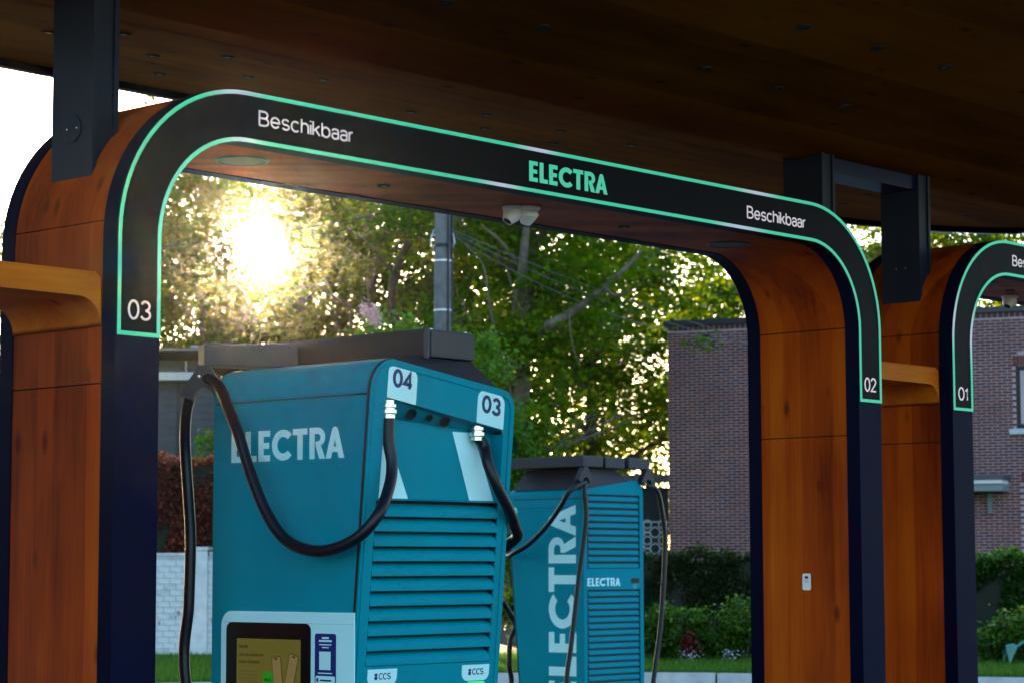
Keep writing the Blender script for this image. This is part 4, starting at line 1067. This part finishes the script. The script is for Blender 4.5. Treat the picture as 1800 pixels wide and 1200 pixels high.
def branchy(V, F, base, d, length, r, depth, tips, spread=.55, upb=.25, pale=None):
    """recursive limbs; tips collects positions along the twigs"""
    n = 5; P = [base]; rad = [r]; cur = Vector(d).normalized()
    for i in range(n):
        cur = (cur + Vector((random.gauss(0, .16), random.gauss(0, .16), random.gauss(0, .10)+.04*upb))).normalized()
        P.append(P[-1]+cur*(length/n)); rad.append(r*(1-.55*(i+1)/n))
    tube_vf(P, rad, 7 if r > .06 else 5 if r > .02 else 4, V, F, False)
    if depth == 0:
        tips += P[1:]; return
    kids = 3 if depth > 1 else 3
    for k in range(kids):
        t = random.uniform(.45, 1.0); j = min(n, max(1, int(t*n)))
        ax = Vector((random.gauss(0, 1), random.gauss(0, 1), random.gauss(0, .45)+upb)).normalized()
        nd = (cur*(1-spread)+ax*spread).normalized()
        branchy(V, F, P[j], nd, length*random.uniform(.55, .8), max(rad[j]*.72, .006), depth-1, tips, spread, upb)
    branchy(V, F, P[-1], cur, length*.65, rad[-1], depth-1, tips, spread, upb)
def tree(label, px, d, h, cr, ch, lean=(0, 0), n=24000, mat=None, leaf=.15, trunk=.2, clumps=240, hclear=1.5, mul=.9, top=None, gap=None, limbs=()):
    b = bgp(px, d, .1)
    T = thing('broadleaf_tree', label, 'tree', b, 0, 'trees beyond the lawn')
    V, F, tips = [], [], []
    tp = [Vector((0, 0, -.1)), Vector((lean[0]*.2, lean[1]*.2, h*.18)), Vector((lean[0]*.55, lean[1]*.55, h*.40)), Vector((lean[0], lean[1], h*.66))]
    P = catmull(tp, 6); rad = list(np.linspace(trunk, trunk*.42, len(P))); rad[0] *= 1.35
    tube_vf(P, rad, 12, V, F, False)
    nb = 9
    for k in range(nb):
        j = int(len(P)*(.32+.66*k/nb)); j = min(j, len(P)-1); a = k*2.4+random.random()
        dv = Vector((math.cos(a), math.sin(a), random.uniform(.25, .8)))
        branchy(V, F, P[j], dv, cr*random.uniform(.42, .6), rad[j]*.55, 2, tips)
    branchy(V, F, P[-1], Vector((lean[0]*.1, lean[1]*.1, 1)), h*.16, rad[-1], 2, tips)
    for lp, r0, r1 in limbs:                 # big visible limbs
        Q = catmull([at(q[0], q[1], d=q[2])-b for q in lp], 6); tube_vf(Q, list(np.linspace(r0, r1, len(Q))), 8, V, F, False); tips += Q[len(Q)//2:]
    mesh('trunk', V, F, M_BARK, T, True)
    # crown: boughs (large leafy masses with openings between them), each of several leaf clumps
    tips = np.array([tuple(t) for t in tips]); cz = h-ch/2
    nb_ = max(12, clumps//5); B = []
    for _ in range(4000):
        u = RNG.normal(size=3); u /= np.linalg.norm(u); u *= RNG.random()**(1/2.4)
        q = np.array((lean[0], lean[1], cz))+u*np.array((cr, cr, ch/2))*(1+.10*RNG.normal())
        if q[2] > hclear and all(np.linalg.norm(q-b_) > .62*(cr*cr*ch/nb_)**(1/3) for b_ in B): B.append(q)
        if len(B) >= nb_: break
    B = np.array(B)
    if len(tips):                            # pull the boughs on to the twigs that carry them
        for m_ in range(len(B)):
            t_ = tips[np.argmin(np.linalg.norm(tips-B[m_], axis=1))]; B[m_] = B[m_]*.7+t_*.3
    bs = .48+.34*RNG.random(len(B)); sub = 9
    cc = np.repeat(B, sub, 0)+RNG.normal(size=(len(B)*sub, 3))*np.repeat(bs, sub)[:, None]*np.array((1, 1, .55))
    k = RNG.integers(0, len(cc), n); rr = .17+.16*RNG.random(len(cc))
    C = cc[k] + RNG.normal(size=(n, 3))*rr[k][:, None]*np.array((1, 1, .7))
    ct = np.repeat(RNG.random(len(B)), sub)*.6+.4*RNG.random(len(cc)); tint = .6*ct[k]+.4*RNG.random(n)
    keep = np.ones(len(C), bool)
    if gap:                                  # leaves cut away along the sun's line so its disc shows through
        g = np.array(gap[:3])-np.array(b); ax_ = np.array(sun_dir); v_ = C-g; v_ = v_-(v_@ax_)[:, None]*ax_; keep &= np.linalg.norm(v_, axis=1) > gap[3]*(.75+.55*RNG.random(len(C)))
    if top is not None: keep &= C[:, 2] < top+.25*RNG.normal(size=len(C))
    keep &= C[:, 2] > .4
    leaves('crown', C[keep], leaf, mat or G1, T, tint[keep], .3)
    return T
SG = lambda d, r: (*(Vector((0, 0, CZ))+sun_dir*(d/math.cos(SUN_EL))), r)
tree('tree with sparse warm foliage at the far left, beside arch leg 03', 345, 54, 11.6, 3.6, 8.2, (.3, .2), 24304, G2, .14, .16, 170, gap=SG(54, 0.62))
tree('backlit tree right in front of the low sun', 500, 55, 14.5, 4.2, 11.5, (.2, 0), 31595, G2, .15, .20, 230, gap=SG(55, 0.62), limbs=[([(520, 640, 54), (530, 520, 53), (545, 420, 52), (540, 340, 51.5)], .12, .05), ([(535, 480, 52), (600, 430, 51), (650, 400, 50.6)], .05, .015), ([(380, 640, 52), (340, 560, 51), (300, 520, 50.5)], .03, .01)])
tree('backlit brownish tree between the sun and the utility pole', 665, 50, 14.0, 3.4, 11, (-.2, .1), 29164, G2, .14, .19, 210, gap=SG(50, 0.62), limbs=[([(700, 600, 49), (690, 500, 47.5), (715, 430, 46.5), (725, 370, 46)], .11, .05), ([(690, 480, 47), (650, 430, 46.2), (610, 400, 46)], .04, .012), ([(715, 440, 46.6), (745, 400, 46)], .03, .01)])
tree('green tree behind the utility pole', 800, 58, 15.5, 4.4, 12.5, (.1, .1), 22568, G1, .15, .21, 240, gap=SG(58, 0.62))
tree('big green tree with a leaning trunk above the farther charger', 895, 45, 14.5, 2.55, 11.4, (.35, -.4), 29511, G1, .14, .24, 300, limbs=[([(905, 640, 51.8), (950, 585, 43.6), (1010, 545, 43.2), (1060, 505, 43.0), (1105, 466, 43.0), (1128, 440, 43)], .12, .03), ([(908, 560, 44.6), (918, 480, 43.4), (926, 400, 43.2), (945, 330, 43)], .12, .05), ([(915, 470, 43.6), (880, 425, 43.0), (845, 395, 42.8)], .05, .015), ([(1060, 505, 43.0), (1085, 520, 42.8), (1120, 505, 42.6)], .04, .012), ([(900, 700, 44), (865, 560, 42.5), (850, 470, 42.2), (818, 430, 42)], .03, .010), ([(930, 600, 43.5), (905, 520, 42.6), (890, 470, 42.4)], .022, .008), ([(1000, 548, 43.0), (1005, 600, 42.6), (1018, 640, 42.4)], .016, .006)], hclear=4.0)
tree('dense green tree left of the brick building', 1035, 56, 14.5, 3.5, 12.3, (.1, -.1), 27776, G1, .15, .22, 290)
tree('low green tree just beside the corner of the brick building', 1235, 66, 10.3, 3.4, 8.2, (0, 0), 14755, G1, .15, .15, 150)
tree('green tree rising behind the brick building, seen left of post 01', 1480, 64, 15.0, 5.0, 10.0, (0, 0), 20832, G1, .17, .24, 240)
tree('green tree rising behind the brick building above arch 01', 1760, 66, 15.5, 5.2, 10.0, (0, 0), 20832, G1, .17, .24, 240)
tree('tree crown at the left edge behind arch 03, mostly hidden', -60, 50, 9.6, 2.6, 7.5, (0, 0), 12152, G1, .14, .16, 130)
tree('low leafy tree filling the view behind the farther charger', 960, 62, 9.0, 4.4, 8.0, (0, 0), 20832, G1, .15, .15, 240, .3)
tree('low backlit tree behind the nearest charger', 430, 63, 13.0, 4.2, 11.4, (0, 0), 21872, G2, .15, .15, 170, .3, gap=SG(63, 0.62))

TX = Vector((6.4, 15.2, 0));  # out-of-view trees from here on are added to shade the farther charger
tree('broad unseen tree on the lawn edge, added to shade the farther charger', 900+FPX*TX.dot(S)/TX.dot(H), TX.dot(H), 9.0, 2.2, 6.6, (0, 0), 16000, G1, .14, .17, 130)
TX = Vector((4.3, 11.8, 0)); 
tree('small round unseen tree near the canopy, added to shade the farther charger', 900+FPX*TX.dot(S)/TX.dot(H), TX.dot(H), 7.0, 1.7, 4.8, (0, 0), 12000, G1, .13, .12, 120)
TX = Vector((9.5, 21.2, 0)); 
tree('tall unseen tree beyond the lawn edge, added to shade the farther charger', 900+FPX*TX.dot(S)/TX.dot(H), TX.dot(H), 13.0, 3.2, 10.5, (0, 0), 22000, G1, .15, .2, 190)
def shrub(name, label, px, d, w, h, z0, n, mat, leaf, cat='shrub', group=None, cl=60, dep=None, tintb=0.):
    b = bgp(px, d, .11); T = thing(name, label, cat, b, 0, group)
    V, F = [], []
    for k in range(7):
        a = k*2.3; tube_vf([Vector((0, 0, 0)), Vector((math.cos(a)*w*.15, math.sin(a)*w*.15, h*.4)), Vector((math.cos(a)*w*.33, math.sin(a)*w*.33, h*.82))], [.022, .016, .006], 5, V, F, False)
    mesh('stems', V, F, M_BARK, T, True)
    u = RNG.normal(size=(cl, 3)); u /= np.linalg.norm(u, axis=1)[:, None]; u *= (RNG.random(cl)**.4)[:, None]
    c = np.array((0, 0, z0+(h-z0)/2)) + u*np.array((w/2, (dep or w)/2, (h-z0)/2))
    k = RNG.integers(0, cl, n); C = c[k]+RNG.normal(size=(n, 3))*np.array((1, 1, .8))*min(.16, w*.13)
    C = C[C[:, 2] > .03]
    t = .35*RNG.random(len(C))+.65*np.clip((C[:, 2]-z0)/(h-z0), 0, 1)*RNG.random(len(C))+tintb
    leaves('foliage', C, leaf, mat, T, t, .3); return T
zz = lambda py, d: 1.6-.11+(993-py)/FPX*d
L1 = shrub('lilac_bush', 'fresh green lilac bush with mauve blossoms behind the nearest charger', 675, 37, 2.0, zz(528, 37), 1.2, 9000, G3, .095, 'bush', None, 90, 1.6)
for (px, py) in ((641, 545), (652, 556), (655, 549), (663, 562)):
    c = at(px, py, d=36.0)-bgp(675, 37, .11)
    C = np.array(c)+RNG.normal(size=(130, 3))*np.array((.04, .04, .075)); leaves('blossom', C, .04, G7, L1)
shrub('leafy_bush', 'fresh green bush to the right of the utility pole', 845, 38, 1.5, zz(585, 38), .6, 9000, G3, .095, 'bush', None, 90)
shrub('leafy_bush', 'green bush behind the top right corner of the nearest charger', 915, 39, 1.6, zz(700, 39), .3, 7000, G1, .10, 'bush', None, 70)
shrub('leafy_bush', 'small bright green bush over the copper hedge beside the nearest charger', 358, 41.5, .75, zz(738, 41.5), 1.2, 2500, G3, .09, 'bush', None, 30)
shrub('leafy_bush', 'low green bush behind the gap between charger and brick building', 1152, 56.5, 1.6, zz(838, 56.5), .4, 2500, G1, .10, 'bush', None, 30)

def hedge(name, label, pa, pb_, d0, d1, h, n, mat, leaf, base=.0, thick=.9, cat='hedge', bump=.05, tb=0.):
    a = bgp(pa, d0, .11+base); b = bgp(pb_, d1, .11+base); u = b-a; L = u.length; u.normalize()
    T = thing(name, label, cat, a)
    box('twig_core', (.06, .02, -thick+.08), (L-.06, h-.10, -.08), plain('hedge_dark', (.006, .009, .003), .95), T, 0, frame((0, 0, 0), u, (0, 0, 1)))
    s = RNG.random((n, 3)); fr = RNG.random(n)
    x = s[:, 0]*L; z = s[:, 1]*h; y = -.06*np.abs(RNG.normal(size=n))
    top = fr < .30; z = np.where(top, h+.05*RNG.normal(size=n)+.05*np.sin(x*5)+.04*np.sin(x*13), z); y = np.where(top, -s[:, 2]*thick, y)
    lump = bump*(np.sin(x*3.1+z*2)+np.sin(x*7.3-z*4.1))
    C = (np.array(u)[None]*x[:, None] + np.array((0, 0, 1.))[None]*z[:, None] - np.array(H)[None]*(y+lump)[:, None]*-1*-1)
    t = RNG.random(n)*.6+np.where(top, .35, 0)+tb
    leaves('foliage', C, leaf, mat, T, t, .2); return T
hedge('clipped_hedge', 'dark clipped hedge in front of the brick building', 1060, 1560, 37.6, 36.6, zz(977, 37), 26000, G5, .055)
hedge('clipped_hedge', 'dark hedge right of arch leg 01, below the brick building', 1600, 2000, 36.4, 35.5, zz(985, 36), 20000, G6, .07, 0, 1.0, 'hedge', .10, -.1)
hedge('copper_hedge', 'copper-leaved hedge above the white garden wall', 120, 480, 39.9, 39.3, 1.62, 15000, G4, .075, 1.66, .8, 'hedge', .06)
for px, py, w in ((1150, 1062, .42), (1176, 1066, .60), (1233, 1072, .55), (1272, 1108, .48), (1304, 1062, .75)):
    shrub('young_shrub', {1150: 'young glossy shrub right beside the farther charger', 1176: 'rounded young shrub behind the hanging cable', 1233: 'young shrub in the middle of the bed before the hedge', 1272: 'small low shrub left of the tallest one at arch leg 02', 1304: 'tallest young shrub beside arch leg 02'}[px], px, 35.6, w, zz(py, 35.6), .05, int(2300*w/.5), G6, .06, 'shrub', 'young shrubs in the bed', 30, None, .1)
for px, py, w in ((1738, 1100, .5), (1795, 1078, .9), (1850, 1090, .9)):
    shrub('young_shrub', {1738: 'small shrub against the right side of arch leg 01', 1795: 'bushy shrub with bright leaf tips at the right edge', 1850: 'shrub just outside the right edge of the photo'}[px], px, 34.6, w, zz(py, 34.6), .05, int(2600*w/.5), G6, .06, 'shrub', 'young shrubs in the bed', 34, None, .15)
# a big drooping leaf plant at the lower right corner
T = thing('broad_leaf_plant', 'broad blue-green leaf drooping near the lower right corner', 'plant', bgp(1775, 34.0, .12))
lm = plain('broad_leaf', (.05, .17, .13), .5)
for a, l, s in ((0, .34, 1), (1.9, .26, .8), (-2.2, .28, .85)):
    V = []; F = []
    for i in range(9):
        t = i/8; c = Vector((math.cos(a+YAW-1.4), math.sin(a+YAW-1.4), 0))*l*t + Vector((0, 0, .26*s+.16*math.sin(t*3.0)-.16*t*t)); sd = Vector((-math.sin(a+YAW-1.4), math.cos(a+YAW-1.4), 0))*(.10*s*math.sin(math.pi*min(1, t*.95+.05))+.004)
        V += [c-sd-Vector((0, 0, .03)), c, c+sd-Vector((0, 0, .03))]
    for i in range(8): F += [(3*i, 3*i+1, 3*i+4, 3*i+3), (3*i+1, 3*i+2, 3*i+5, 3*i+4)]
    mesh('leaf', V, F, lm, T, True)
# small bed flowers
T = thing('red_flower_plant', 'small dark red plant in the bed before the hedge', 'plant', bgp(1207, 35.2, .12))
leaves('foliage', np.array((0, 0, .28))+RNG.normal(size=(240, 3))*np.array((.06, .06, .09)), .06, leafmat('leaf_red', [(0, (.05, .006, .01)), (1, (.16, .02, .025))], .3), T)
for px, w, lab in ((1205, .22, 'patch of pale flowers below the dark red plant'), (1282, .16, 'patch of pale flowers near the tall young shrub')):
    T = thing('pale_flower_patch', lab, 'flowers', bgp(px, 34.9, .12))
    leaves('petals', np.array((0, 0, .13))+RNG.normal(size=(70, 3))*np.array((w*.5, w*.5, .05)), .028, leafmat('petal_pale%d' % px, [(0, (.34, .38, .50)), (1, (.62, .64, .74))], .2), T, None, .3, 'stuff')
# grass
def grass(pa, pb_, n, dn, df):
    px = RNG.uniform(pa, pb_, n); d = RNG.uniform(0, 1, n)**1.3
    kx = np.array([q[0] for q in KPX]); kd = np.array([q[1] for q in KPX]); near = np.interp(px, kx, kd)+.10
    dd = near+d*(df-near)
    B = np.array(H)[None]*dd[:, None]+np.array(S)[None]*((px-900)/FPX*dd)[:, None]; B[:, 2] = .12
    hgt = RNG.uniform(.04, .13, n); a = RNG.uniform(0, 6.28, n); w = .008
    tip = B+np.stack([RNG.normal(size=n)*.03, RNG.normal(size=n)*.03, hgt], 1); sx_ = np.stack([np.cos(a)*w, np.sin(a)*w, np.zeros(n)], 1)
    V = np.stack([B-sx_, B+sx_, tip], 1).reshape(-1, 3)
    me = bpy.data.meshes.new('grass'); me.vertices.add(3*n); me.vertices.foreach_set('co', V.ravel()); me.loops.add(3*n); me.loops.foreach_set('vertex_index', np.arange(3*n, dtype=np.int32))
    me.polygons.add(n); me.polygons.foreach_set('loop_start', np.arange(0, 3*n, 3, dtype=np.int32)); me.update(calc_edges=True)
    me.attributes.new('tint', 'FLOAT', 'FACE').data.foreach_set('value', RNG.random(n).astype(np.float32))
    return me
o = link('grass', grass(150, 1950, 90000, 29, 38.5), GG); tag(o, 'short green grass of the lawn strip behind the kerb', 'grass', None, 'stuff')

# ------------------------------------------------------------------ haze added to imitate the glare round the sun
hz_ = box('glare_haze', (-60, -60, -1), (110, 110, 17.5), None); tag(hz_, 'thin warm added haze in the air', 'glare_haze', None, 'stuff')
hm = bpy.data.materials.new('glare_haze'); hm.use_nodes = True; ht = hm.node_tree; ht.nodes.clear()
ho = ht.nodes.new('ShaderNodeOutputMaterial'); hv_ = ht.nodes.new('ShaderNodeVolumePrincipled')
hv_.inputs['Color'].default_value = (1, .93, .82, 1); hv_.inputs['Density'].default_value = .00007; hv_.inputs['Anisotropy'].default_value = .98
ht.links.new(hv_.outputs[0], ho.inputs['Volume']); hz_.data.materials.append(hm)
